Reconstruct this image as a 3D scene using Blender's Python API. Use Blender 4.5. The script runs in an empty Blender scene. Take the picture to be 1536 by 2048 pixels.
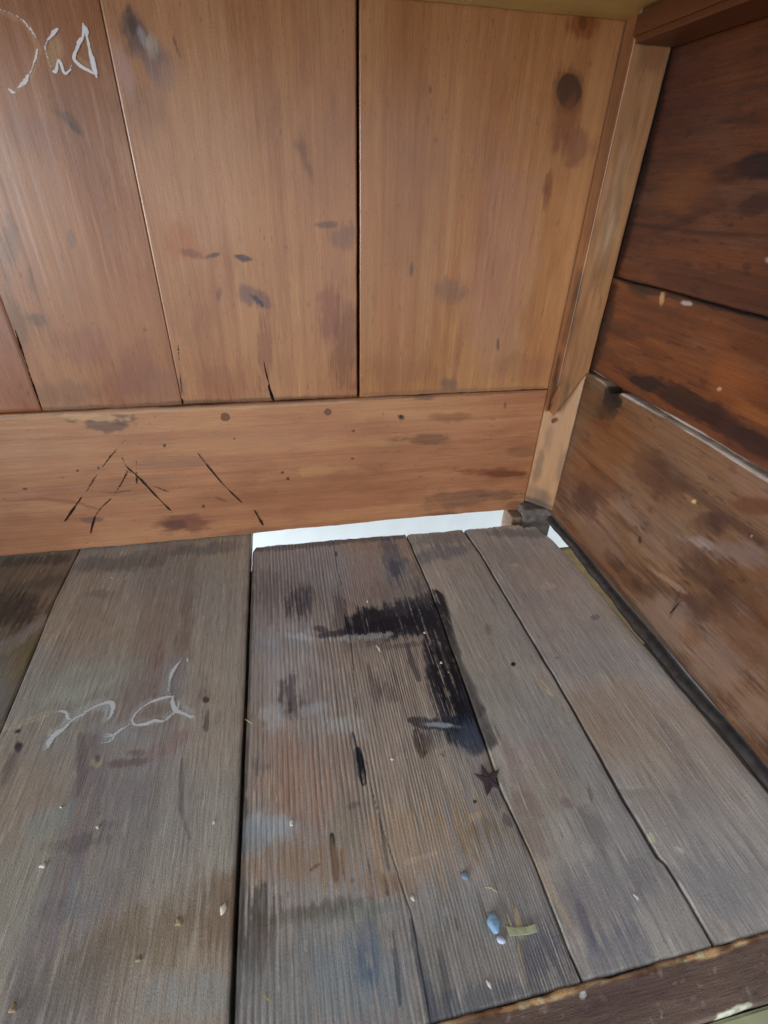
import bpy, math, random
import numpy as np
from mathutils import Matrix, Vector
random.seed(4)
sc = bpy.context.scene
# ------------------------------------------------------------------ camera
RC = np.array([[0.98097931, -0.19237579, 0.02590646],
               [-0.08430091, -0.54243595, -0.8358568],
               [0.17485121, 0.81777429, -0.5483359]])      # rows: camera right, down, forward
FOC = 993.874                                               # focal length in photograph pixels (1536 wide)
CAMZ = 0.4
cd = bpy.data.cameras.new('camera'); cam = bpy.data.objects.new('camera', cd)
sc.collection.objects.link(cam); sc.camera = cam
cd.sensor_fit = 'HORIZONTAL'; cd.sensor_width = 36.0; cd.lens = 36.0 * FOC / 1536.0
cd.clip_start = 0.01; cd.clip_end = 60
cd.dof.use_dof = True; cd.dof.focus_distance = 0.62; cd.dof.aperture_fstop = 26.0
m = Matrix.Identity(4)
for i in range(3):
    m[i][0] = RC[0][i]; m[i][1] = -RC[1][i]; m[i][2] = -RC[2][i]
m[2][3] = CAMZ
cam.matrix_world = m
# ------------------------------------------------------------------ light
sc.view_settings.view_transform = 'Standard'; sc.view_settings.look = 'None'
sc.view_settings.exposure = 0.0; sc.view_settings.gamma = 1.0
w = bpy.data.worlds.new('World'); sc.world = w; w.use_nodes = True
bg = w.node_tree.nodes['Background']; bg.inputs[0].default_value = (0.84, 0.92, 1.0, 1); bg.inputs[1].default_value = 0.84
def area(name, loc, target, sx, sy, power, col):
    l = bpy.data.lights.new(name, 'AREA'); l.shape = 'RECTANGLE'; l.size = sx; l.size_y = sy
    l.energy = power; l.color = col
    o = bpy.data.objects.new(name, l); sc.collection.objects.link(o); o.location = loc
    o.rotation_euler = (Vector(target) - Vector(loc)).to_track_quat('-Z', 'Y').to_euler(); return o
# daylight window of the room, behind and left of the camera
area('window_light', (-2.9, -2.3, 0.66), (0.1, 0.5, 0.15), 1.8, 1.4, 125, (0.90, 0.96, 1.0))
# unseen lamps added at both sides to brighten the skirting behind and under the cabinet
area('side_fill_light', (-1.5, 0.45, 0.15), (0.1, 0.75, -0.15), 0.5, 0.6, 200, (0.76, 0.90, 1.0))
area('side_fill_light', (1.7, 0.35, 0.15), (0.35, 0.75, -0.15), 0.5, 0.5, 12, (0.95, 0.97, 1.0))

# ------------------------------------------------------------------ helpers
def lin(c):
    c = np.asarray(c, float) / 255.0
    return np.where(c <= 0.04045, c / 12.92, ((c + 0.055) / 1.055) ** 2.4)
def alb(c, K):
    """surface colour behind a photographed colour: K = (gain, sheen that the varnish adds)"""
    l = lin(c); k, s = np.asarray(K[0]), K[1]
    if len(K) > 2: l = l + (l.mean() - l) * K[2]
    return np.clip(np.maximum(l - np.array(s), .54 * l) * k, .003, .9)
def hsh(ix, iy, seed):
    n = (ix.astype(np.int64) * 374761393 + iy.astype(np.int64) * 668265263 + seed * 974634777) & 0x7fffffff
    n = ((n ^ (n >> 13)) * 1274126177) & 0x7fffffff
    n = ((n ^ (n >> 16)) * 668265263) & 0x7fffffff
    n = n ^ (n >> 15)
    return (n & 0xffff) / 32767.5 - 1.0
def vn(x, y, seed=0):
    x0 = np.floor(x); y0 = np.floor(y); fx = x - x0; fy = y - y0
    fx = fx * fx * (3 - 2 * fx); fy = fy * fy * (3 - 2 * fy)
    a = hsh(x0, y0, seed); b = hsh(x0 + 1, y0, seed); c = hsh(x0, y0 + 1, seed); d = hsh(x0 + 1, y0 + 1, seed)
    return a + (b - a) * fx + (c - a) * fy + (a - b - c + d) * fx * fy
def fbm(x, y, seed=0, o=4):
    s = 0; amp = 1; t = 0
    for k in range(o):
        s = s + amp * vn(x * 2 ** k + 17.3 * k, y * 2 ** k - 9.1 * k, seed + k * 31); t += amp; amp *= 0.55
    return s / t
def ss(e0, e1, x):
    t = np.clip((x - e0) / (e1 - e0), 0, 1); return t * t * (3 - 2 * t)
def mixc(c, col, mk):
    return c + (np.asarray(col) - c) * mk[..., None]

# planes of the cabinet: (index of the fixed axis, its value, index of a, index of b, inward normal)
PLANES = {'floor': (2, 0.0, 0, 1, (0, 0, 1)), 'back': (1, 0.565, 0, 2, (0, -1, 0)), 'right': (0, 0.359, 1, 2, (-1, 0, 0))}
def at(plane, x, y, off=None):
    """where a spot measured on the photograph lies on one of the three faces of the corner, in metres"""
    ax, v, ia, ib, n = PLANES[plane]
    if off is not None: v = off
    r = RC.T @ np.array([(x - 768) / FOC, (y - 1024) / FOC, 1.0]); c = np.array([0, 0, CAMZ])
    p = c + r * (v - c[ax]) / r[ax]
    return np.array([p[ia], p[ib]])

def link(name, me, mat, parent=None):
    o = bpy.data.objects.new(name, me); sc.collection.objects.link(o)
    if mat: me.materials.append(mat)
    if parent: o.parent = parent; o.matrix_parent_inverse = Matrix.Translation(-parent.location) if parent.type == 'EMPTY' and parent.parent is None else Matrix.Identity(4)
    return o
def thing(name, label, cat, loc=(0, 0, 0), group=None):
    o = bpy.data.objects.new(name, None); sc.collection.objects.link(o); o.location = loc; o.empty_display_size = 0.02
    o['label'] = label; o['category'] = cat
    if group: o['group'] = group
    return o
def tag(o, label=None, cat=None, group=None, kind=None):
    if label: o['label'] = label
    if cat: o['category'] = cat
    if group: o['group'] = group
    if kind: o['kind'] = kind
    return o

# ------------------------------------------------------------------ materials
def nodes(name):
    mt = bpy.data.materials.new(name); mt.use_nodes = True; nt = mt.node_tree
    return mt, nt, nt.nodes['Principled BSDF'], lambda t, **k: _n(nt, t, k)
def _n(nt, t, k):
    n = nt.nodes.new(t)
    for a, b in k.items(): setattr(n, a, b)
    return n
def wood_mat(name, fine=(1500, 60), streak=0.16, speck=0.10, bump=0.25, spec=0.5):
    mt, nt, bs, N = nodes(name); L = nt.links.new
    col = N('ShaderNodeAttribute', attribute_name='col'); gr = N('ShaderNodeAttribute', attribute_name='gr')
    mp = N('ShaderNodeMapping'); mp.inputs['Scale'].default_value = (fine[0], fine[1], 1); L(gr.outputs['Vector'], mp.inputs['Vector'])
    n1 = N('ShaderNodeTexNoise'); n1.inputs['Scale'].default_value = 1.0; n1.inputs['Detail'].default_value = 3; n1.inputs['Roughness'].default_value = 0.65
    L(mp.outputs[0], n1.inputs['Vector'])
    mp2 = N('ShaderNodeMapping'); mp2.inputs['Scale'].default_value = (1500, 700, 1); L(gr.outputs['Vector'], mp2.inputs['Vector'])
    n2 = N('ShaderNodeTexNoise'); n2.inputs['Scale'].default_value = 1.0; n2.inputs['Detail'].default_value = 2; L(mp2.outputs[0], n2.inputs['Vector'])
    r1 = N('ShaderNodeMapRange'); r1.inputs['From Min'].default_value = .3; r1.inputs['From Max'].default_value = .7
    r1.inputs['To Min'].default_value = 1 - streak; r1.inputs['To Max'].default_value = 1 + streak; L(n1.outputs['Fac'], r1.inputs['Value'])
    r2 = N('ShaderNodeMapRange'); r2.inputs['From Min'].default_value = .3; r2.inputs['From Max'].default_value = .7
    r2.inputs['To Min'].default_value = 1 - speck; r2.inputs['To Max'].default_value = 1 + speck; L(n2.outputs['Fac'], r2.inputs['Value'])
    mu = N('ShaderNodeMath', operation='MULTIPLY'); L(r1.outputs[0], mu.inputs[0]); L(r2.outputs[0], mu.inputs[1])
    vm = N('ShaderNodeVectorMath', operation='SCALE'); L(col.outputs['Color'], vm.inputs[0]); L(mu.outputs[0], vm.inputs['Scale'])
    L(vm.outputs[0], bs.inputs['Base Color'])
    ra = N('ShaderNodeMath', operation='MULTIPLY_ADD'); L(n1.outputs['Fac'], ra.inputs[0]); ra.inputs[1].default_value = 0.25
    rs = N('ShaderNodeMath', operation='SUBTRACT'); L(col.outputs['Alpha'], rs.inputs[0]); rs.inputs[1].default_value = 0.125; L(rs.outputs[0], ra.inputs[2])
    L(ra.outputs[0], bs.inputs['Roughness'])
    bs.inputs['Specular IOR Level'].default_value = spec
    bp = N('ShaderNodeBump'); bp.inputs['Strength'].default_value = bump; bp.inputs['Distance'].default_value = 0.0006
    ad = N('ShaderNodeMath', operation='ADD'); L(n1.outputs['Fac'], ad.inputs[0]); L(n2.outputs['Fac'], ad.inputs[1]); L(ad.outputs[0], bp.inputs['Height'])
    L(bp.outputs[0], bs.inputs['Normal'])
    return mt
M_FLOOR = wood_mat('weathered_floor_wood', (1000, 50), .24, .17, .5, .22)
M_BACK = wood_mat('varnished_pine', (1000, 32), .14, .13, .12, 1.0)
M_RIGHT = wood_mat('dark_varnished_pine', (800, 22), .22, .18, .3, .6)
def plain(name, c, rough=.6, var=.12, scale=300, bump=.2, spec=.4):
    mt, nt, bs, N = nodes(name); L = nt.links.new
    tc = N('ShaderNodeTexCoord'); n1 = N('ShaderNodeTexNoise'); n1.inputs['Scale'].default_value = scale; n1.inputs['Detail'].default_value = 5
    L(tc.outputs['Object'], n1.inputs['Vector'])
    r1 = N('ShaderNodeMapRange'); r1.inputs['From Min'].default_value = .3; r1.inputs['From Max'].default_value = .7
    r1.inputs['To Min'].default_value = 1 - var; r1.inputs['To Max'].default_value = 1 + var; L(n1.outputs['Fac'], r1.inputs['Value'])
    rgb = N('ShaderNodeRGB'); rgb.outputs[0].default_value = (*c, 1)
    vm = N('ShaderNodeVectorMath', operation='SCALE'); L(rgb.outputs[0], vm.inputs[0]); L(r1.outputs[0], vm.inputs['Scale']); L(vm.outputs[0], bs.inputs['Base Color'])
    bs.inputs['Roughness'].default_value = rough; bs.inputs['Specular IOR Level'].default_value = spec
    bp = N('ShaderNodeBump'); bp.inputs['Strength'].default_value = bump; bp.inputs['Distance'].default_value = .0005; L(n1.outputs['Fac'], bp.inputs['Height']); L(bp.outputs[0], bs.inputs['Normal'])
    return mt
def mark_mat(name, c, dens=.5, scale=900, rough=.9, edge=0.10, maxa=1.0):
    """dry chalk or scratch that covers only the high spots of the grain"""
    mt, nt, bs, N = nodes(name); L = nt.links.new
    bs.inputs['Base Color'].default_value = (*c, 1); bs.inputs['Roughness'].default_value = rough; bs.inputs['Specular IOR Level'].default_value = .1
    tc = N('ShaderNodeTexCoord'); n1 = N('ShaderNodeTexNoise'); n1.inputs['Scale'].default_value = scale; n1.inputs['Detail'].default_value = 3
    L(tc.outputs['Object'], n1.inputs['Vector'])
    at_ = N('ShaderNodeAttribute', attribute_name='dens')
    ad = N('ShaderNodeMath', operation='ADD'); L(n1.outputs['Fac'], ad.inputs[0]); L(at_.outputs['Fac'], ad.inputs[1])
    mr = N('ShaderNodeMapRange'); mr.inputs['From Min'].default_value = 1.5 - dens - edge; mr.inputs['From Max'].default_value = 1.5 - dens + edge; mr.inputs['To Max'].default_value = maxa
    L(ad.outputs[0], mr.inputs['Value']); L(mr.outputs[0], bs.inputs['Alpha'])
    return mt

# ------------------------------------------------------------------ marks on a face: soft patches and strokes
def jac(plane, x, y):
    c = at(plane, x, y); return c, at(plane, x + 1, y) - c, at(plane, x, y + 1) - c
def E(x, y, rx, ry, ang, col, k=1.0, soft=.5, warp=.35, ws=60, g=0.0, rough=None):
    return ('E', x, y, rx, ry, ang, col, k, soft, warp, ws, g, rough)
def S(pts, wpx, col, k=1.0, soft=.5, warp=.3, ws=90, g=0.0, rough=None):
    return ('S', pts, wpx, col, k, soft, warp, ws, g, rough)
BRK = {'floor': .75, 'back': .42, 'right': .5}
def marks(plane, A, B, c, rough, items, K, streak, U, V):
    an = fbm(U * 480, V * 34, 901, 3); iso = fbm(A * 240, B * 240, 902, 3); an2 = fbm(U * 150, V * 9, 903, 3)
    for n, it in enumerate(items):
        if it[0] == 'E':
            _, x, y, rx, ry, ang, col, k, soft, warp, ws, g, rg = it
            c0, jx, jy = jac(plane, x, y); t = math.radians(ang)
            e1 = rx * (jx * math.cos(t) + jy * math.sin(t)); e2 = ry * (-jx * math.sin(t) + jy * math.cos(t))
            Mi = np.linalg.inv(np.array([e1, e2]).T)
            R_ = 1.6 * (np.linalg.norm(e1) + np.linalg.norm(e2))
            sel = (np.abs(A - c0[0]) < R_) & (np.abs(B - c0[1]) < R_)
            if not sel.any(): continue
            a, b = A[sel], B[sel]; da, db = a - c0[0], b - c0[1]
            d = np.hypot(Mi[0, 0] * da + Mi[0, 1] * db, Mi[1, 0] * da + Mi[1, 1] * db)
        else:
            _, pts, wpx, col, k, soft, warp, ws, g, rg = it
            P = [at(plane, *p) for p in pts]
            c0, jx, jy = jac(plane, *pts[len(pts) // 2]); wd = wpx * .5 * (np.linalg.norm(jx) + np.linalg.norm(jy)) * .5
            lo = np.min(P, 0) - 3 * wd; hi = np.max(P, 0) + 3 * wd
            sel = (A > lo[0]) & (A < hi[0]) & (B > lo[1]) & (B < hi[1]); seg = [np.linalg.norm(v2 - v1) for v1, v2 in zip(P[:-1], P[1:])]; tot = sum(seg); run = 0
            if not sel.any(): continue
            a, b = A[sel], B[sel]; d = np.full(a.shape, 1e9); tp = 1.0 if wpx > 30 else .5
            for p, q, sl in zip(P[:-1], P[1:], seg):
                v = q - p; tt = np.clip(((a - p[0]) * v[0] + (b - p[1]) * v[1]) / (v @ v), 0, 1)
                fat = tp + (1 - tp) * np.sqrt(np.clip(np.sin(math.pi * (run + tt * sl) / tot), 0, 1)); run += sl
                d = np.minimum(d, np.hypot(a - p[0] - tt * v[0], b - p[1] - tt * v[1]) / fat)
            d = d / wd
        d = d + warp * fbm(a * ws, b * ws, 100 + n, 4) + (1 + min(g, 0)) * (.22 * streak[sel] + .3 * an2[sel] + .12 * iso[sel])
        mk = 1 - ss(1 - soft, 1 + soft, d)
        br = .5 * streak[sel] + .65 * an[sel] + .35 * iso[sel] + .3 * an2[sel]
        mk = ss(.12, .88, mk + BRK[plane] * (1 + g) * br * ss(0, .12, mk)) * k
        c[sel] = mixc(c[sel], alb(col, K), mk)
        if rg is not None: rough[sel] = rough[sel] + (rg - rough[sel]) * mk

# ------------------------------------------------------------------ boards
def board(name, mat, parent, plane, a0, a1, b0, b1, thick, step, colf, hf, along='b', off=None, items=(), K=(1.0, (0, 0, 0)),
          ea0=None, ea1=None, eb0=None, eb1=None, rnd=.0012, label=None):
    ax, v0, ia, ib, nrm = PLANES[plane]
    if off is not None: v0 = off
    na = max(2, int((a1 - a0) / step[0]) + 1); nb = max(2, int((b1 - b0) / step[1]) + 1)
    s = np.linspace(0, 1, na)[None, :]; t = np.linspace(0, 1, nb)[:, None]
    A = a0 + (a1 - a0) * s + 0 * t; B = b0 + (b1 - b0) * t + 0 * s
    def ev(f, q): return 0 if f is None else f(q)
    lo = ev(ea0, B); hi = ev(ea1, B); A = A + lo * (1 - s) ** 6 + hi * s ** 6
    lo = ev(eb0, A); hi = ev(eb1, A); B = B + lo * (1 - t) ** 12 + hi * t ** 12
    U, V = (A, B) if along == 'b' else (B, A)
    c, rough, streak = colf(U, V)
    marks(plane, A, B, c, rough, items, K, streak, U, V)
    H = hf(U, V) if hf else np.zeros_like(A)
    L0, L1, W0, W1 = (A - A[:, :1]), (A[:, -1:] - A), (B - B[:1, :]), (B[-1:, :] - B)
    de = np.minimum(L0, L1) if along == 'b' else np.minimum(W0, W1)
    H = H * (.15 + .85 * ss(0, .004, de)) if plane == 'back' else H
    gk = np.exp(-de / (.0022 + .0016 * np.clip(fbm(A * 30, B * 30, 951, 2), -1, 1))) * np.clip(.55 + .9 * fbm(A * 70, B * 70, 952, 3), 0, 1) * {'floor': .45, 'back': .12, 'right': .5}[plane]
    c = mixc(c, alb((54, 46, 42), K), gk)
    for d in (L0, L1, W0, W1):
        q = np.clip(d / rnd, 0, 1); H = H - rnd * (1 - np.sqrt(np.clip(1 - (1 - q) ** 2, 0, 1)))
    n = na * nb; co = np.zeros((n, 3)); sign = sum(nrm)
    co[:, ia] = A.ravel(); co[:, ib] = B.ravel(); co[:, ax] = v0 + sign * H.ravel()
    idx = np.arange(n).reshape(nb, na)
    q = np.stack([idx[:-1, :-1], idx[:-1, 1:], idx[1:, 1:], idx[1:, :-1]], -1).reshape(-1, 4)
    e1 = np.zeros(3); e1[ia] = 1; e2 = np.zeros(3); e2[ib] = 1
    flip = np.dot(np.cross(e1, e2), nrm) < 0
    per = np.concatenate([idx[0, :], idx[1:, -1], idx[-1, -2::-1], idx[-2:0:-1, 0]])
    m_ = len(per); low = co[per].copy(); low[:, ax] = v0 - sign * thick
    li = n + np.arange(m_); nx = np.roll(np.arange(m_), -1)
    sk = np.stack([per, li, li[nx], per[nx]], -1)
    # the back: rows between the left and right edge
    R_ = li[na - 1:na - 1 + nb]; Lf = np.concatenate([[li[0]], li[::-1][:nb - 1]])
    bt = np.stack([Lf[:-1], Lf[1:], R_[1:], R_[:-1]], -1)
    if flip: q = q[:, ::-1]; sk = sk[:, ::-1]; bt = bt[:, ::-1]
    faces = np.concatenate([q, sk, bt]).astype(np.int32); allco = np.concatenate([co, low])
    # own origin at the middle of the board
    mid = allco.mean(0); 
    me = bpy.data.meshes.new(name); nv = len(allco); nf = len(faces)
    me.vertices.add(nv); me.vertices.foreach_set('co', (allco - mid).astype(np.float32).ravel())
    me.loops.add(nf * 4); me.loops.foreach_set('vertex_index', faces.ravel())
    me.polygons.add(nf); me.polygons.foreach_set('loop_start', np.arange(0, nf * 4, 4, dtype=np.int32))
    sm = np.zeros(nf, bool); sm[:len(q)] = True
    me.update(calc_edges=True); me.polygons.foreach_set('use_smooth', sm)
    ca = np.concatenate([c.reshape(-1, 3), c.reshape(-1, 3)[per] * .8]); ra = np.concatenate([rough.ravel(), rough.ravel()[per]])
    at1 = me.attributes.new('col', 'FLOAT_COLOR', 'POINT'); at1.data.foreach_set('color', np.concatenate([np.clip(ca, 0.001, 1), ra[:, None]], 1).astype(np.float32).ravel())
    dep = np.concatenate([np.zeros(n), np.full(m_, thick)])
    uu = np.concatenate([U.ravel(), U.ravel()[per]]) + dep; vv = np.concatenate([V.ravel(), V.ravel()[per]])
    at2 = me.attributes.new('gr', 'FLOAT_VECTOR', 'POINT'); at2.data.foreach_set('vector', np.stack([uu, vv, dep], -1).astype(np.float32).ravel())
    o = link(name, me, mat, parent); o.location = mid
    if label: o['label'] = label
    return o
def wob(amp, fr, seed):
    return lambda q: amp * fbm(q * fr, q * 0 + seed, seed, 4)
def interp(pts, amp=0, fr=0, seed=0):
    xs = [p[0] for p in pts]; ys = [p[1] for p in pts]
    return lambda q: np.interp(q, xs, ys) + (amp * fbm(q * fr, q * 0 + seed, seed, 3) if amp else 0)

# wood look: returns colour, roughness, streak
def pine(base, dark, light, seed, K, F=60, wv=.8, kn=(), ring=.35, ro=.5, mott=.25, red=None):
    bcol, dcol, lcol = alb(base, K), alb(dark, K), alb(light, K)
    def f(U, V):
        w_ = U + .006 * fbm(U * 3 + seed, V * 4, seed + 5, 3)
        t = w_ * F + wv * fbm(U * 7, V * 1.6 + seed, seed, 3)
        for (ku, kv, kr, ks) in kn:
            d2 = ((U - ku) / kr) ** 2 + ((V - kv) / (kr * 2.2)) ** 2
            t = t + ks * np.exp(-d2)
        fr = t - np.floor(t); late = ss(.35, .92, fr) * (1 - ss(.92, 1.0, fr))
        st = fbm(U * 420, V * 7, seed + 1, 3); st2 = fbm(U * 110, V * 3, seed + 2, 3)
        mo = fbm(U * 14, V * 5, seed + 3, 4); mo2 = fbm(U * 45, V * 18, seed + 7, 4)
        c = np.broadcast_to(bcol, U.shape + (3,)).copy()
        c = mixc(c, dcol, np.clip(ring * late + .35 * np.clip(st, 0, 1) + .3 * np.clip(-st2, 0, 1), 0, 1))
        c = mixc(c, lcol, np.clip(.5 * np.clip(st2, 0, 1) + mott * np.clip(mo, 0, 1) * 1.5 + .25 * np.clip(-st, 0, 1), 0, 1))
        c = mixc(c, dcol, np.clip(mott * 1.3 * np.clip(-mo, 0, 1) + mott * np.clip(mo2, 0, 1), 0, 1))
        # tiny pores and specks
        sp = ss(.62, .8, fbm(U * 500, V * 130, seed + 9, 2)); c = mixc(c, dcol * .6, sp * .5)
        r = ro + .10 * mo + .06 * st
        return c, r, st
    return f
def hpine(amp, seed, F=60, wv=.8):
    def h(U, V):
        return amp * (.7 * fbm(U * 300, V * 6, seed + 1, 2) + .9 * fbm(U * 25, V * 4, seed + 4, 2)) 
    return h

# ------------------------------------------------------------------ ribbons for chalk, pencil and scratches
def ribbons(name, mat, parent, plane, strokes, off, lift=.0003, seed=1):
    """strokes: list of (pixel points, width px, density 0..1)"""
    ax, v0, ia, ib, nrm = PLANES[plane]; v0 = off if off is not None else v0; sign = sum(nrm)
    vs, fs, dn = [], [], []; rr = random.Random(seed); k0 = 0
    for pts, wpx, den in strokes:
        P = [at(plane, *p, off) for p in pts]
        c0, jx, jy = jac(plane, *pts[len(pts) // 2]); wd = wpx * .5 * (np.linalg.norm(jx) + np.linalg.norm(jy)) * .5
        # Catmull-Rom resample
        Q = []
        PP = [2 * P[0] - P[1]] + P + [2 * P[-1] - P[-2]]
        for i in range(1, len(PP) - 2):
            n_ = max(3, int(np.linalg.norm(PP[i + 1] - PP[i]) / .0015))
            for j in range(n_):
                t = j / n_; p0, p1, p2, p3 = PP[i - 1:i + 3]
                Q.append(.5 * (2 * p1 + (p2 - p0) * t + (2 * p0 - 5 * p1 + 4 * p2 - p3) * t * t + (3 * p1 - p0 - 3 * p2 + p3) * t ** 3))
        Q.append(P[-1]); n_ = len(Q); base = len(vs); k0 += 1
        for i, q in enumerate(Q):
            d = Q[min(i + 1, n_ - 1)] - Q[max(i - 1, 0)]; d = d / (np.linalg.norm(d) + 1e-9); nr = np.array([-d[1], d[0]])
            ww = wd * (.75 + .35 * math.sin(i * .31 + seed) * math.sin(i * .13) + rr.uniform(-.12, .12)) * min(1, .4 + i * .2, .4 + (n_ - 1 - i) * .2)
            jt = nr * rr.uniform(-.12, .12) * wd
            for sgn, dd in ((-1, -.28), (-.45, 0), (.45, 0), (1, -.28)):
                p = q + nr * ww * sgn + jt; co = [0, 0, 0]; co[ia] = p[0]; co[ib] = p[1]
                co[ax] = v0 + sign * (lift + k0 * .00004); vs.append(co); dn.append(den + dd * .6 + .1 * math.sin(i * .23 + seed))
            if i:
                for j in range(3):
                    a = base + (i - 1) * 4 + j; b = base + i * 4 + j; fs.append((a, a + 1, b + 1, b))
    me = bpy.data.meshes.new(name); mid = np.mean(vs, 0); me.from_pydata([tuple(np.array(v) - mid) for v in vs], [], fs)
    a_ = me.attributes.new('dens', 'FLOAT', 'POINT'); a_.data.foreach_set('value', np.array(dn, np.float32))
    o = link(name, me, mat, None); o.location = mid
    o.parent = parent
    o.matrix_parent_inverse = Matrix.Identity(4)
    o.location = Vector(mid) - parent.location     # parent carries no rotation
    return o
def lump(name, mat, loc, r, seed, parent=None, flat=1.0, sub=2, rot=0, rough=.25):
    import bmesh
    bm = bmesh.new(); bmesh.ops.create_icosphere(bm, subdivisions=sub, radius=1)
    rr = random.Random(seed); ph = [rr.uniform(0, 6) for _ in range(6)]
    for v in bm.verts:
        k = 1 + rough * (math.sin(v.co.x * 3 + ph[0]) * math.sin(v.co.y * 4 + ph[1]) + .6 * math.sin(v.co.z * 5 + ph[2]) * math.sin(v.co.x * 7 + ph[3]))
        v.co = Vector((v.co.x * r[0] * k, v.co.y * r[1] * k, v.co.z * r[2] * k))
    me = bpy.data.meshes.new(name); bm.to_mesh(me); bm.free(); me.polygons.foreach_set('use_smooth', [True] * len(me.polygons))
    o = link(name, me, mat, parent); o.location = loc; o.rotation_euler = (0, 0, rot)
    return o
def box(name, mat, parent, lo, hi, bev=.001, seed=0, jit=0):
    import bmesh
    bm = bmesh.new(); bmesh.ops.create_cube(bm, size=1)
    lo, hi = Vector(lo), Vector(hi); mid = (lo + hi) / 2; d = hi - lo
    for v in bm.verts: v.co = Vector((v.co.x * d.x, v.co.y * d.y, v.co.z * d.z))
    if bev: bmesh.ops.bevel(bm, geom=bm.edges[:], offset=bev, segments=2, affect='EDGES')
    me = bpy.data.meshes.new(name); bm.to_mesh(me); bm.free(); o = link(name, me, mat, parent); o.location = mid; return o

# ================================================================== the room outside the cabinet
ROOMZ = -0.238
M_ROOMFLOOR = plain('olive_floor_covering', tuple(lin((98, 80, 46)) * 1.0), .8, .2, 60)
M_SKIRT = plain('white_skirting_paint', (.78, .82, .84), .45, .03, 30, .05)
M_WALL = plain('room_wall_paint', (.62, .60, .55), .8, .05, 20)
def sheet(name, mat, pts, kind='structure'):
    me = bpy.data.meshes.new(name); me.from_pydata(pts, [], [(0, 1, 2, 3)]); o = link(name, me, mat); o['kind'] = kind; return o
sheet('floor', M_ROOMFLOOR, [(-3, -1.0, ROOMZ), (3, -1.0, ROOMZ), (3, .765, ROOMZ), (-3, .765, ROOMZ)])
wall = sheet('wall', M_WALL, [(-3, .766, ROOMZ - .01), (3, .766, ROOMZ - .01), (3, .766, 2.6), (-3, .766, 2.6)])
sk = box('skirting_board', M_SKIRT, None, (-2.99, .750, ROOMZ + .004), (2.99, .7655, ROOMZ + .125), .002); sk['kind'] = 'structure'

# ================================================================== the cabinet
cab = thing('wooden_cabinet', 'old pine cabinet seen inside its lower right corner, orange boards behind, worn grey floor planks', 'cabinet', (0, .3, ROOMZ))
KF = (np.array([2.50, 2.58, 2.56]), (.010, .008, .004), .18); KB = (np.array([1.76, 1.80, 1.64]), (.055, .062, .068)); KR = (1.38, (.004, .004, .004))

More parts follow.
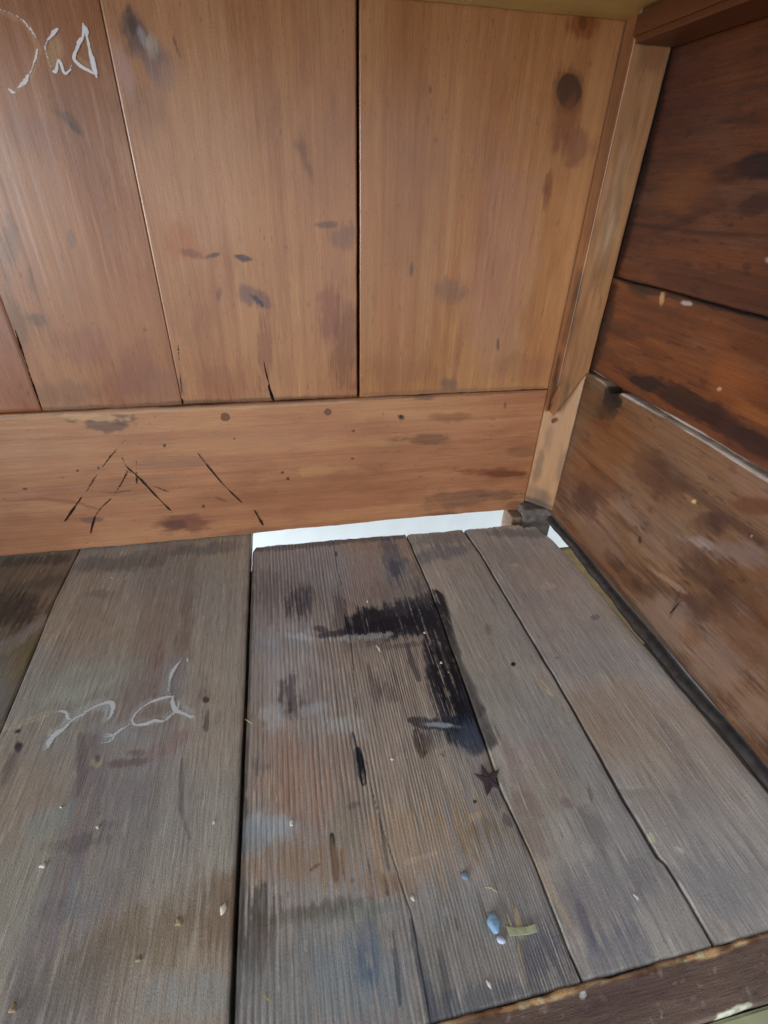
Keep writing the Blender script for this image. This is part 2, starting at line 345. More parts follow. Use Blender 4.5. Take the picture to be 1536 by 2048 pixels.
# ---- back: upright boards above a low rail
back_items = [E(108, 105, 16, 34, 0, (166, 142, 120), .45, .6, .5, 150), S([(0, 22), (50, 45), (75, 95), (62, 145), (28, 183)], 12, (168, 140, 116), .35, .8, .6, 150), S([(168, 50), (186, 140), (152, 112)], 12, (170, 144, 120), .3, .8, .6, 150),
    
    # knot with grey bloom near the upper left
    E(268, 62, 26, 44, -12, (78, 62, 66), .75, .6, .5, 120, .4), E(300, 110, 26, 48, -18, (88, 74, 88), .7, .6, .4, 90, .3),
    E(262, 40, 8, 30, -10, (50, 38, 38), .7, .6, .4, 200), E(285, 75, 8, 26, -20, (140, 132, 146), .7, .6, .3, 200), E(304, 92, 13, 26, -10, (150, 142, 138), .7, .4, .2, 200),
    E(245, 140, 16, 60, -14, (160, 136, 142), .45, .7, .4, 90, .5), E(322, 140, 28, 40, -20, (92, 78, 104), .6, .8, .3, 90, .3), E(290, 215, 40, 60, -12, (112, 84, 74), .5, .8, .4, 60, .4),
    S([(345, 70), (352, 95), (362, 118)], 5, (80, 48, 25), .7, .5, .3), E(385, 320, 120, 190, -8, (160, 128, 112), .5, .9, .5, 30, .4),  # wide pale patch: glare on the board put into the colour
    S([(228, 150), (262, 290), (300, 450), (335, 600), (352, 700)], 4, (120, 84, 58), .3, .8, .5, 60),
    # stains on the middle boards
    E(362, 488, 26, 42, -40, (146, 100, 62), .5, .7, .6, 70, .3), E(385, 508, 20, 9, 20, (110, 66, 38), .6, .7, .6, 120), E(428, 511, 14, 5, -12, (82, 58, 50), .8, .5, .6, 200),
    E(488, 517, 20, 6, 12, (76, 56, 58), .9, .4, .5, 200), E(505, 596, 34, 17, 30, (104, 76, 78), .7, .7, .6, 120, .2), E(515, 602, 18, 5, 42, (58, 48, 62), .9, .5, .5, 200), E(438, 588, 6, 16, 5, (104, 74, 68), .6, .6, .5),
    E(605, 300, 14, 34, -10, (112, 76, 48), .7, .7, .7, 90, .4), E(620, 340, 8, 28, -15, (100, 66, 46), .5, .7, .7), E(655, 450, 24, 7, 0, (98, 68, 54), .7, .6, .6, 120), E(690, 475, 30, 26, 0, (112, 84, 76), .6, .7, .6, 90),
    E(660, 640, 26, 60, -6, (116, 70, 58), .6, .8, .6, 60, .5), E(690, 700, 24, 90, 0, (106, 62, 44), .55, .8, .6, 60, .5), E(530, 700, 14, 70, 0, (112, 66, 50), .5, .8, .6, 60, .5),
    E(130, 235, 40, 8, 32, (92, 62, 44), .6, .7, .7, 90, .3), E(150, 258, 16, 6, 40, (74, 50, 40), .7, .6, .6, 120), E(60, 270, 60, 40, 20, (120, 84, 74), .35, .9, .5, 60, .3), E(15, 500, 20, 60, 0, (98, 70, 48), .5, .9, .6, 60, .5), E(60, 560, 10, 30, -10, (96, 64, 44), .5, .8, .6, 60, .5), E(70, 640, 26, 14, 20, (88, 66, 50), .6, .8, .7, 90, .3), E(140, 480, 8, 20, -10, (104, 70, 48), .5, .7, .5), E(30, 690, 20, 90, -6, (96, 66, 48), .4, .9, .6, 60, .4),
    E(300, 770, 70, 34, -6, (126, 98, 84), .6, .7, .5, 90, .2), E(130, 790, 60, 24, -3, (112, 82, 66), .5, .8, .5, 90, .2), E(260, 760, 40, 60, 20, (120, 78, 62), .5, .8, .5, 60, .5), E(170, 700, 50, 40, 0, (126, 84, 68), .5, .9, .5, 60, .5), E(450, 770, 60, 40, 0, (122, 82, 68), .4, .9, .5, 60, .4),
    # right board: knots, water mark
    E(1141, 182, 25, 36, 4, (50, 36, 28), 1.0, .14, .10, 90, -1), E(1141, 182, 19, 28, 4, (66, 46, 34), .6, .2, .2, 90, -1), E(1141, 182, 32, 46, 4, (100, 62, 36), .55, .4, .25, 90), E(1143, 178, 9, 12, 0, (84, 56, 40), .7, .4, .3, 150, -1),
    E(1170, 48, 30, 26, 0, (116, 62, 22), .7, .7, .4, 90), E(1170, 46, 8, 12, 0, (96, 46, 18), .7, .6, .3), E(1130, 250, 24, 50, 18, (116, 74, 44), .65, .8, .6, 70, .3), E(1155, 290, 34, 36, 0, (112, 72, 58), .6, .7, .6, 90, .2),
    E(1098, 372, 9, 34, 8, (124, 80, 44), .8, .6, .5, 120, .3), E(1096, 380, 4, 12, 5, (92, 52, 26), .8, .6, .5),
    E(905, 582, 30, 22, 0, (116, 92, 80), .6, .8, .8, 120), E(998, 690, 3, 12, 0, (66, 44, 36), .9, .5, .3), E(918, 700, 10, 50, 8, (124, 84, 62), .5, .8, .6, 60, .5), E(902, 770, 16, 14, 0, (106, 88, 80), .7, .7, .5), E(1010, 560, 60, 230, 6, (148, 120, 118), .35, .9, .4, 40, .4), E(824, 540, 4, 14, 4, (98, 62, 52), .7, .6, .4), E(862, 178, 3, 6, 0, (92, 52, 26), .7, .6, .4), E(873, 280, 3, 6, 0, (92, 52, 26), .5, .6, .4),
    E(800, 745, 60, 30, 0, (120, 84, 62), .3, .9, .6, 60, .4), E(1050, 740, 60, 30, 0, (124, 92, 78), .3, .9, .6, 60, .4),
    # darker bands along the lower ends
    S([(0, 826), (360, 808), (715, 793)], 9, (70, 52, 44), .6, .8, .7, 90), S([(725, 790), (1090, 776)], 7, (112, 92, 80), .5, .8, .6, 90),
]
bb = [  # x0, x1, base, dark, light, seed, knots
    (-.80, -.431, (140, 102, 76), (110, 72, 46), (150, 116, 90), 71, ()),
    (-.43, -.2580, (140, 102, 76), (108, 72, 46), (152, 116, 90), 72, ()),
    (-.2580, -.1150, (141, 105, 72), (116, 80, 48), (154, 120, 90), 73, ()),
    (-.1150, .0845, (149, 114, 86), (122, 84, 56), (162, 130, 106), 74, ((-.10, .48, .02, 2.2), (-.02, .25, .012, .8))),
    (.0875, .3315, (148, 111, 74), (122, 84, 46), (160, 128, 98), 75, ((.306, .483, .014, 2.5), (.306, .53, .012, 1.5), (.22, .33, .012, .6))),
]
BACK = []
for n, (x0, x1, c0, c1, c2, sd, kn) in enumerate(bb):
    BACK.append(board('back_board', M_BACK, cab, 'back', x0, x1, .1875, .545, .012, (.0011, .0014) if n > 1 else (.004, .004),
        pine(c0, c1, c2, sd, KB, F=70, kn=kn, ring=.13, ro=.30, mott=.42), hpine(.00012, sd), off=.568, items=back_items if n > 1 else (), K=KB,
        ea0=wob(.0004, 18, sd) if n == 4 else None, ea1=wob(.0009, 12, sd + 1) if n == 3 else None, eb0=wob(.0009, 60, sd + 2), rnd=.00002 if n != 3 else .0009))
box('backing_strip', plain('dark_backing_wood', tuple(lin((40, 28, 22))), .9), cab, (-.8, .5805, .15), (.345, .584, .54), 0)

rail_items = [
    E(210, 850, 60, 14, 4, (98, 68, 56), .75, .6, .8, 90), E(240, 838, 26, 10, 0, (70, 50, 46), .6, .6, .8, 120), E(190, 835, 60, 6, 3, (178, 146, 122), .55, .6, .8, 160),
    E(370, 1046, 55, 18, -4, (104, 58, 46), .75, .8, .6, 60, .3), E(350, 1050, 22, 8, 0, (84, 46, 40), .6, .7, .5, 90), E(180, 1040, 26, 6, 0, (90, 62, 54), .7, .6, .6), E(40, 1040, 30, 10, 0, (112, 74, 54), .4, .8, .6),
    S([(0, 1002), (80, 998), (150, 1004), (200, 1020)], 7, (118, 78, 54), .6, .8, .6, 60), E(60, 1060, 120, 44, 0, (136, 98, 62), .5, .9, .5, 30, .3), E(340, 925, 80, 16, -4, (120, 92, 70), .45, .9, .6, 40, .3), E(250, 975, 90, 20, -4, (126, 98, 72), .4, .9, .6, 40, .3),
    E(850, 880, 60, 9, -2, (98, 66, 48), .65, .7, .7, 60, .3), E(980, 945, 70, 9, 2, (116, 68, 38), .75, .7, .7, 60, .3), E(1010, 948, 34, 6, 0, (98, 52, 28), .6, .7, .7), E(1000, 990, 44, 10, -2, (92, 64, 56), .6, .8, .7, 60, .3), E(915, 1000, 60, 22, -4, (92, 64, 58), .55, .8, .7, 60, .2), E(880, 1030, 30, 6, -4, (80, 56, 52), .5, .8, .6), E(900, 835, 40, 8, -2, (110, 72, 46), .5, .8, .7, 60), E(850, 795, 20, 5, 0, (92, 64, 46), .6, .7, .6), E(1050, 905, 40, 9, 0, (98, 62, 42), .4, .8, .7), E(760, 885, 40, 7, 0, (150, 122, 96), .5, .8, .7), E(640, 940, 60, 8, -4, (160, 128, 98), .45, .8, .7, 60), E(700, 1005, 120, 12, -5, (134, 92, 66), .4, .9, .6, 40, .3), E(560, 880, 120, 22, -4, (152, 118, 96), .35, .9, .6, 30, .3), E(720, 820, 16, 8, 0, (150, 120, 96), .5, .7, .5),
    E(1030, 1012, 24, 10, 0, (74, 54, 48), .5, .8, .6), E(500, 1062, 60, 6, -5, (110, 74, 56), .5, .8, .6), E(80, 900, 110, 26, -4, (158, 126, 104), .35, .9, .6, 30, .3),
    S([(0, 839), (250, 826), (500, 815), (715, 803)], 5, (164, 134, 112), .55, .8, .6, 100), S([(0, 833), (365, 815), (1090, 783)], 4, (86, 70, 62), .6, .8, .5, 90),
    E(802, 834, 7, 5, 20, (56, 42, 36), .8, .6, .5), E(565, 945, 4, 3, 0, (50, 36, 32), .9, .4, .3), E(329, 891, 3, 3, 0, (40, 30, 28), .9, .4, .3), E(155, 942, 3, 3, 0, (40, 30, 28), .9, .4, .3), E(197, 936, 3, 3, 0, (40, 30, 28), .9, .4, .3), E(469, 877, 3, 2, 0, (40, 30, 28), .9, .4, .3), E(576, 957, 3, 3, 0, (60, 40, 34), .9, .4, .3), E(407, 1013, 3, 3, 0, (60, 40, 34), .9, .4, .3), E(50, 978, 5, 2, 0, (40, 30, 28), .8, .4, .3), E(707, 862, 4, 3, 0, (60, 44, 38), .8, .4, .3), E(440, 998, 14, 3, 20, (96, 66, 50), .6, .4, .3), E(705, 917, 4, 2, 0, (70, 50, 40), .8, .4, .3), E(1010, 810, 3, 7, 0, (96, 66, 40), .6, .4, .3),
]
rail = board('bottom_rail', M_BACK, cab, 'back', -.8, .3312, .0035, .1868, .016, (.0011, .0009),
    pine((150, 113, 86), (118, 78, 52), (164, 130, 104), 81, KB, F=55, wv=1.3, ring=.12, ro=.46, mott=.45, kn=((.10, -.35, .03, 1.0), (.06, .1, .02, .8), (.12, .25, .02, 1.2))), hpine(.00015, 81), along='a', off=.565, items=rail_items, K=KB,
    eb0=interp([(-.8, 0), (-.07, 0), (-.06, .0005), (.02, .002), (.06, .001), (.12, .0035), (.30, .002), (.33, 0)], .0010, 45, 5), eb1=wob(.0007, 25, 6), rnd=.0016)
# nail and peg heads of the rail
M_PEG = plain('peg_end_grain', tuple(alb((112, 84, 66), KB)), .7, .2, 700, .5)
M_NAIL = plain('dark_nail_head', tuple(lin((60, 48, 44))), .6, .2, 500)
def disc(name, mat, parent, plane, px, py, r, off, proud=.0004, ring=True, seed=0):
    ax, v0, ia, ib, nrm = PLANES[plane]; v0 = off if off is not None else v0; sg = sum(nrm); c = at(plane, px, py, off)
    vs, fs = [], []; N_ = 18; rr = random.Random(seed)
    prof = [(1.0, -.001), (1.0, proud * .6), (.86, proud), (.45, proud * .8)]
    jit = [1 + rr.uniform(-.08, .08) for _ in range(N_)]
    for q, (k, h) in enumerate(prof):
        for i in range(N_):
            a = 2 * math.pi * i / N_; co = [0, 0, 0]; co[ax] = sg * h; co[ia] = r * k * math.cos(a) * jit[i]; co[ib] = r * k * math.sin(a) * jit[i]; vs.append(co)
    for q in range(3):
        for i in range(N_): fs.append((q * N_ + i, q * N_ + (i + 1) % N_, (q + 1) * N_ + (i + 1) % N_, (q + 1) * N_ + i))
    fs.append(tuple(range(3 * N_, 4 * N_)))
    me = bpy.data.meshes.new(name); me.from_pydata(vs, [], fs); o = link(name, me, mat)
    wp = [0, 0, 0]; wp[ax] = v0; wp[ia] = c[0]; wp[ib] = c[1]; o.parent = parent; o.location = Vector(wp) - parent.location; return o
disc('wooden_peg', M_PEG, rail, 'back', 450, 834, .0052, .565, .0006, seed=1)
disc('wooden_peg', M_PEG, rail, 'back', 655, 824, .0042, .565, .0006, seed=2)
disc('nail_head', M_NAIL, rail, 'back', 802, 833, .0020, .565, .0005, seed=3)

# scratches drawn on the rail
M_SCR = mark_mat('dark_scratch', tuple(lin((46, 36, 34))), .645, 700, .8, .07, .9)
Z3 = lambda L, w_, d: ([(x / 2.194, 700 + y / 2.194) for x, y in L], w_, d)
ribbons('scratch_marks', M_SCR, rail, 'back', [
    Z3([(552, 392), (490, 460), (430, 540), (375, 625)], 3.2, .36), Z3([(358, 645), (320, 700), (284, 752)], 4.6, .62),
    Z3([(535, 470), (550, 505), (555, 540), (500, 635), (445, 690)], 3.2, .40), Z3([(445, 690), (420, 725), (405, 770), (398, 805)], 4.0, .48),
    Z3([(560, 515), (615, 565), (680, 635), (750, 705)], 4.2, .60), Z3([(598, 484), (600, 585)], 4.4, .40), Z3([(586, 488), (594, 560)], 2.6, .25),
    Z3([(385, 612), (480, 625), (560, 617), (600, 612)], 2.8, .30), Z3([(500, 632), (575, 617)], 2.6, .35), Z3([(615, 565), (660, 590), (740, 622)], 3.0, .35), Z3([(565, 600), (600, 645), (630, 680)], 2.6, .22), Z3([(540, 520), (560, 560), (575, 545), (550, 500)], 4, .30),
    Z3([(866, 450), (925, 525), (985, 595), (1062, 670)], 3.2, .52), Z3([(1115, 700), (1135, 735), (1154, 768)], 4.6, .62), Z3([(610, 520), (645, 520)], 3, .3), Z3([(755, 583), (815, 583)], 3, .22), Z3([(780, 598), (810, 590)], 3, .3)], .565, .0004, 3)
# split and joints in the upright boards
M_CRACK = mark_mat('dark_split', tuple(lin((30, 20, 18))), .72, 600, .9, .05, .98)
ribbons('split', M_CRACK, BACK[3], 'back', [([(527, 722), (532, 745), (538, 768)], 2.6, .45), ([(538, 768), (538, 773), (543, 790), (548, 803)], 5.5, .8)], .568, .0003, 5)
ribbons('split', M_CRACK, BACK[2], 'back', [([(30, 660), (52, 725), (70, 780), (85, 822)], 3.2, .42)], .568, .0003, 5)
ribbons('split', M_CRACK, BACK[3], 'back', [([(356, 690), (362, 770), (366, 806)], 3, .25), ([(364, 797), (366, 808)], 6, .7)], .568, .0003, 8)
# chalk writing on the left upright board
M_CHALK = mark_mat('white_chalk', tuple(lin((240, 240, 248))), .71, 750, .95, .07, .95)
M_CHALK_FAINT = mark_mat('faint_chalk', tuple(lin((206, 188, 168))), .72, 1000, .95, .2, .65)
z = lambda L, w_, d: ([(x / 3.84, y / 3.84) for x, y in L], w_, d)
ribbons('chalk_writing', M_CHALK, BACK[2], 'back', [
    z([(-60, 80), (0, 75), (60, 95), (130, 125), (190, 170), (235, 225), (280, 290)], 6.8, 0.36), z([(180, 155), (225, 215)], 8.1, 0.44), z([(290, 375), (280, 430), (255, 510)], 8.8, 0.52), z([(255, 510), (235, 560), (215, 600)], 5.4, 0.34),
    z([(222, 575), (195, 625), (140, 680)], 12.2, 0.56), z([(65, 682), (90, 702), (125, 712)], 10.8, 0.74),
    z([(448, 220), (410, 258), (365, 312)], 10.8, 0.69), z([(365, 312), (352, 380), (380, 470), (405, 545)], 6.8, 0.36), z([(405, 545), (432, 545), (450, 460)], 10.8, 0.69), z([(450, 455), (470, 490), (500, 565), (550, 535)], 10.8, 0.64), z([(540, 540), (552, 500)], 8.1, 0.34),
    z([(640, 178), (672, 300), (700, 420), (725, 520), (748, 600)], 10.8, 0.80), z([(640, 190), (640, 270), (620, 330), (575, 420), (580, 470), (640, 520), (700, 552), (735, 575)], 7.4, 0.64), z([(625, 290), (600, 350), (580, 400)], 10.8, 0.59), z([(650, 200), (675, 240), (670, 290)], 10.8, 0.49)], .568, .0004, 9)

# ---- corner post with a stopped chamfer
def post():
    def prof(kind, zz):
        if kind == 'sq': return [(.3312, .5655, zz), (.322 if zz > .3 else .3235, .534, zz), (.3240 if zz > .3 else .3255, .533, zz), (.3600, .533, zz), (.3600, .575, zz), (.3312, .575, zz)]
        return [(.3312, .5655, zz), (.3312, .5655, zz), (.3345, .5600, zz), (.3600, .5325, zz), (.3600, .575, zz), (.3312, .575, zz)]
    return prof
M_POST = None
def post_mesh():
    """swept column: U runs round the section, V up the post; dense enough for its own grain"""
    zs = np.arange(.020, .545, .0015); n_ = 64
    prof_sq = np.array([(.3312, .5660), (.3233, .5334), (.3238, .5330), (.3602, .5330)]); prof_ch = np.array([(.3312, .5660), (.3318, .5650), (.3330, .5640), (.3602, .5330)])
    rows = []; cum = []
    def samp(P):
        d = np.r_[0, np.cumsum(np.hypot(*(P[1:] - P[:-1]).T))]; return d
    for z_ in zs:
        # the chamfer stop: a slanting cut, higher on the right than on the left
        out = []
        for s in np.linspace(0, 1, n_):
            t = s * 3; i = min(2, int(t)); fr = t - i
            a = prof_sq[i] + (prof_sq[i + 1] - prof_sq[i]) * fr; b = prof_ch[i] + (prof_ch[i + 1] - prof_ch[i]) * fr
            zc = .158 + (a[0] - .3255) * 1.75 if a[0] > .3255 else .158
            k = min(1, max(0, (z_ - zc) / (.003 if a[0] > .327 else .045)))
            out.append(a * k + b * (1 - k))
        rows.append(out)
    P = np.array(rows)               # nz, n_, 2
    nz = len(zs); sarc = np.r_[0, np.cumsum(np.hypot(*(P[-1][1:] - P[-1][:-1]).T))]
    U = np.broadcast_to(sarc[None, :], (nz, n_)) ; V = np.broadcast_to(zs[:, None], (nz, n_))
    side = sarc[None, :] < .034
    c, r, st = pine((146, 113, 82), (116, 82, 54), (160, 130, 100), 91, KB, F=120, ring=.2, ro=.5, mott=.25)(U + 3, V)
    lower = V < (.158 + (P[..., 0] - .3255) * 1.75)
    c = mixc(c, alb((138, 100, 60), KB), .55 * np.where(side & ~lower, 1, 0))  # side face browner: its shade is put into the colour
    wn = fbm(U * 160, V * 22, 5, 3)
    for z0, z1, col, k in ((.16, .235, (84, 44, 22), .85), (.20, .21, (54, 30, 20), .9), (.25, .30, (104, 66, 38), .5), (.30, .325, (78, 52, 38), .8), (.36, .52, (112, 70, 34), .35)):
        mk = ss(z0 - .012, z0 + .006, V) * (1 - ss(z1 - .006, z1 + .012, V)) * np.clip(k + wn, 0, 1) * np.where(U < .034, ss(.002, .014, U), 1 - ss(.034, .037, U)) * np.where(lower, 0, 1)
        c = mixc(c, alb(col, KB), mk)
    c = mixc(c, alb((146, 117, 84), KB), np.where(lower, .7, 0))
    for z0, uu, su, sv, col, k in ((.075, .04, .006, .03, (96, 66, 46), .6), (.035, .05, .02, .012, (84, 64, 56), .6), (.024, .05, .03, .006, (52, 44, 42), .8), (.12, .045, .006, .02, (110, 80, 56), .5), (.2, .048, .004, .01, (120, 92, 66), .5), (.36, .052, .01, .03, (166, 142, 124), .5), (.40, .05, .012, .05, (158, 132, 116), .4), (.50, .055, .012, .012, (118, 78, 50), .6)):
        d = np.hypot((U - uu) / su, (V - z0) / sv) + .4 * fbm(U * 120, V * 60, int(z0 * 1000), 3)
        c = mixc(c, alb(col, KB), (1 - ss(.4, 1.3, d)) * k)
    # dark line at the stop and along the joint with the rail
    dl = np.abs(V - (.158 + (P[..., 0] - .3255) * 1.75)); c = mixc(c, alb((120, 92, 64), KB), (1 - ss(.0, .0022, dl)) * .4 * np.where(U > .036, 1, 0))
    c = mixc(c, alb((70, 52, 40), KB), (1 - ss(0, .0035, U)) * .6)
    c = mixc(c, alb((60, 48, 40), KB), ss(.3575, .3600, P[..., 0]) * .7 * np.clip(.6 + fbm(V * 40, U * 40, 12, 3), 0, 1))
    c = mixc(c, alb((92, 66, 42), KB), ss(.05, .5, fbm(U * 90, V * 11, 13, 4)) * .45)
    co = np.zeros((nz, n_ + 2, 3)); co[:, 1:n_ + 1, 0] = P[..., 0]; co[:, 1:n_ + 1, 1] = P[..., 1]; co[:, :, 2] = zs[:, None]
    co[:, 1:n_ + 1, 1] += 0.0002 * fbm(U * 200, V * 12, 4, 3)
    co[:, 0, 0:2] = (.3312, .579); co[:, -1, 0:2] = (.3602, .579)
    cc = np.zeros((nz, n_ + 2, 3)); cc[:, 1:-1] = c; cc[:, 0] = c[:, 0]; cc[:, -1] = c[:, -1] * .3
    rr = np.full((nz, n_ + 2), .5); N_ = n_ + 2; idx = np.arange(nz * N_).reshape(nz, N_)
    q = np.stack([idx[:-1, :-1], idx[:-1, 1:], idx[1:, 1:], idx[1:, :-1]], -1).reshape(-1, 4)
    bottom = [tuple(idx[0, ::-1])]
    co = co.reshape(-1, 3); mid = np.array([.345, .556, .28])
    me = bpy.data.meshes.new('corner_post'); me.from_pydata((co - mid).tolist(), [], q.tolist() + [tuple(int(i) for i in bottom[0])])
    a1 = me.attributes.new('col', 'FLOAT_COLOR', 'POINT'); a1.data.foreach_set('color', np.concatenate([cc.reshape(-1, 3), rr.reshape(-1, 1)], 1).astype(np.float32).ravel())
    gg = np.zeros((nz, N_, 3)); gg[:, 1:-1, 0] = U; gg[..., 1] = zs[:, None]; a2 = me.attributes.new('gr', 'FLOAT_VECTOR', 'POINT'); a2.data.foreach_set('vector', gg.astype(np.float32).ravel())
    o = link('corner_post', me, M_BACK, cab); o.location = mid; return o
pst = post_mesh()
disc('wooden_peg', M_PEG, pst, 'back', 1107, 842, .0030, .5465, .0012, seed=6)

# ---- right side: three planks, the lower one proud
right_items = [
    # upper boards
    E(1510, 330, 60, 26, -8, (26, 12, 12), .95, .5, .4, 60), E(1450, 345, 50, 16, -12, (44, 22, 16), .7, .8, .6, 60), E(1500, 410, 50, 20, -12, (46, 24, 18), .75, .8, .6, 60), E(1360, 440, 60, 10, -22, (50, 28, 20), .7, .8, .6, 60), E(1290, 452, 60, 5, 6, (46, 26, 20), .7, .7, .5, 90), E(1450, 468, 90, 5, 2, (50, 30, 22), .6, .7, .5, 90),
    E(1480, 533, 8, 7, 0, (36, 20, 16), .9, .6, .4), E(1427, 532, 6, 6, 0, (40, 22, 16), .9, .6, .4), E(1528, 520, 10, 6, 0, (150, 142, 146), .7, .7, .6, 120), E(1330, 180, 90, 90, 0, (62, 30, 24), .4, .9, .4, 30), E(1360, 380, 70, 30, -30, (96, 58, 28), .5, .9, .5, 30), E(1400, 510, 100, 20, 4, (104, 58, 32), .4, .9, .5, 30),
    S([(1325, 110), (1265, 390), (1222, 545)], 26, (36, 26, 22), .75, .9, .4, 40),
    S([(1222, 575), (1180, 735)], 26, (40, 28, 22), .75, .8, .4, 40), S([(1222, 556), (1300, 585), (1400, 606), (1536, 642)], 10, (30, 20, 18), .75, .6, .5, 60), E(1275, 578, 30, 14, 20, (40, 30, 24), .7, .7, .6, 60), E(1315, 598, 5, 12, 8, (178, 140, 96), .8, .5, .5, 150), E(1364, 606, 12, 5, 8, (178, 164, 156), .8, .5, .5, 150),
    # middle board
    E(1285, 765, 32, 16, 18, (32, 20, 16), .9, .6, .5, 60), E(1370, 805, 64, 26, 25, (38, 22, 16), .85, .6, .6, 50), E(1440, 850, 60, 22, 30, (46, 24, 18), .8, .7, .6, 50), E(1510, 890, 70, 24, 28, (42, 20, 16), .85, .7, .5, 50), E(1320, 640, 70, 36, 14, (66, 36, 26), .5, .9, .6, 40), E(1240, 660, 40, 16, 14, (52, 30, 24), .5, .9, .6, 40), E(1460, 760, 60, 40, 20, (124, 70, 36), .55, .9, .6, 40), E(1500, 830, 50, 14, 30, (136, 80, 40), .5, .8, .5, 50), E(1500, 690, 60, 20, 14, (70, 36, 22), .5, .9, .6, 40), E(1430, 778, 5, 4, 0, (190, 150, 120), .7, .5, .3),
    # lower board
    E(1195, 775, 14, 10, 30, (96, 74, 58), .5, .8, .5), E(1222, 800, 18, 24, 20, (20, 16, 14), .95, .4, .6, 150), E(1210, 825, 26, 16, 0, (40, 30, 24), .8, .7, .6, 90), E(1232, 790, 8, 12, 0, (12, 10, 10), .95, .4, .5, 150), E(1190, 812, 26, 20, 0, (72, 46, 34), .5, .8, .6, 60), E(1150, 850, 26, 70, 20, (96, 78, 58), .5, .9, .4, 30),
    E(1310, 950, 60, 30, 40, (70, 40, 26), .7, .8, .7, 50), E(1170, 1000, 26, 34, -30, (62, 34, 26), .75, .7, .6, 60), E(1160, 980, 50, 26, 40, (76, 44, 30), .5, .9, .7, 50), E(1230, 1120, 34, 12, 45, (58, 36, 26), .8, .7, .6, 60), E(1255, 1150, 50, 16, 48, (72, 46, 32), .65, .8, .7, 60), E(1290, 1180, 30, 12, 30, (62, 40, 30), .6, .8, .6, 60), E(1400, 1130, 20, 70, -35, (62, 38, 30), .65, .8, .7, 50),
    E(1420, 1045, 40, 20, 0, (70, 44, 34), .7, .7, .8, 60), E(1425, 1050, 16, 18, 0, (56, 34, 28), .6, .7, .6), E(1400, 1085, 40, 9, 18, (150, 138, 138), .5, .8, .8, 100, .3), E(1470, 1105, 50, 22, 10, (112, 96, 92), .5, .8, .8, 60, .2), E(1340, 1060, 60, 44, 30, (118, 92, 74), .45, .9, .8, 60), E(1310, 1100, 50, 20, 40, (132, 104, 84), .4, .8, .8, 80, .3), E(1280, 1080, 3, 8, 0, (44, 28, 24), .9, .5, .4), E(1388, 1003, 5, 4, 0, (196, 160, 110), .8, .5, .4), E(1503, 1072, 3, 3, 0, (196, 160, 130), .8, .5, .4),
    E(1330, 1240, 60, 60, 45, (124, 104, 92), .55, .9, .6, 40, .3), E(1440, 1330, 60, 60, 45, (128, 106, 94), .55, .9, .6, 40, .3), E(1500, 1420, 60, 50, 45, (132, 108, 92), .5, .9, .6, 40, .3), E(1200, 1080, 40, 30, 45, (112, 88, 74), .45, .9, .6, 40, .3), E(1500, 1270, 60, 50, 30, (92, 56, 36), .6, .9, .6, 40, .3), E(1380, 1200, 50, 14, 45, (70, 42, 32), .6, .8, .7, 60), E(1400, 1215, 30, 24, 45, (60, 36, 30), .5, .8, .7, 60), E(1350, 1210, 3, 30, 20, (50, 40, 36), .5, .6, .5), E(1335, 1160, 40, 5, 35, (140, 114, 98), .6, .7, .7, 100),
    E(1450, 1200, 50, 30, 20, (60, 38, 30), .5, .9, .7, 50), E(1500, 960, 50, 30, 30, (124, 90, 76), .45, .9, .6, 40), E(1505, 1010, 40, 16, 10, (84, 40, 26), .6, .8, .6, 50), E(1245, 890, 60, 50, 30, (108, 72, 40), .4, .9, .5, 30),
    S([(1104, 1010), (1140, 880), (1170, 765)], 10, (60, 48, 40), .5, .8, .5, 60), S([(1105, 1035), (1230, 1165), (1351, 1317), (1536, 1548)], 16, (52, 42, 38), .65, .8, .6, 60), S([(1180, 744), (1226, 777)], 7, (150, 134, 120), .8, .5, .3, 90, -.5), S([(1243, 787), (1350, 843), (1560, 975)], 8, (176, 166, 160), .85, .5, .3, 90, -.5),  # pale lines on the top ledge: dust and caught light put into the colour
]
def rpine(*a, **k):
    base = pine(*a, **k)
    def f(U, V):
        c, r, st = base(U, V)
        s1 = ss(.02, .5, fbm(U * 75, V * 7, 701, 4)); c = mixc(c, alb((52, 31, 22), KR), s1 * .6)
        s2 = ss(.05, .6, fbm(U * 38, V * 13 + 9, 702, 4)); low = 1 - ss(.04, .20, U)
        c = mixc(c, alb((134, 110, 92), KR), s2 * (.08 + .5 * low))
        s3 = ss(.35, .6, fbm(U * 420, V * 45, 703, 3)); c = mixc(c, alb((150, 118, 90), KR), s3 * .07)
        s4 = ss(.35, .6, fbm(U * 300, V * 60, 704, 3)); c = mixc(c, alb((34, 22, 18), KR), s4 * .5)
        s5 = ss(.1, .5, fbm(U * 16, V * 9, 705, 3)); c = mixc(c, alb((112, 60, 28), KR), s5 * .35)
        return c, r + .12 * s2 - .1 * s5, st
    return f
rb = [(.0125, .2195, 0, (104, 72, 48), (72, 44, 30), (126, 96, 72), 101, ((.42, .15, .02, 1.5), (.33, .08, .02, 1.2))),
      (.2205, .3225, .0045, (96, 52, 28), (60, 32, 20), (118, 72, 42), 102, ((.40, .24, .02, 1.3),)),
      (.3235, .545, .0060, (76, 42, 27), (52, 27, 19), (88, 50, 30), 103, ((.40, .40, .02, 1.6), (.36, .37, .02, 1.5)))]
RIGHT = []
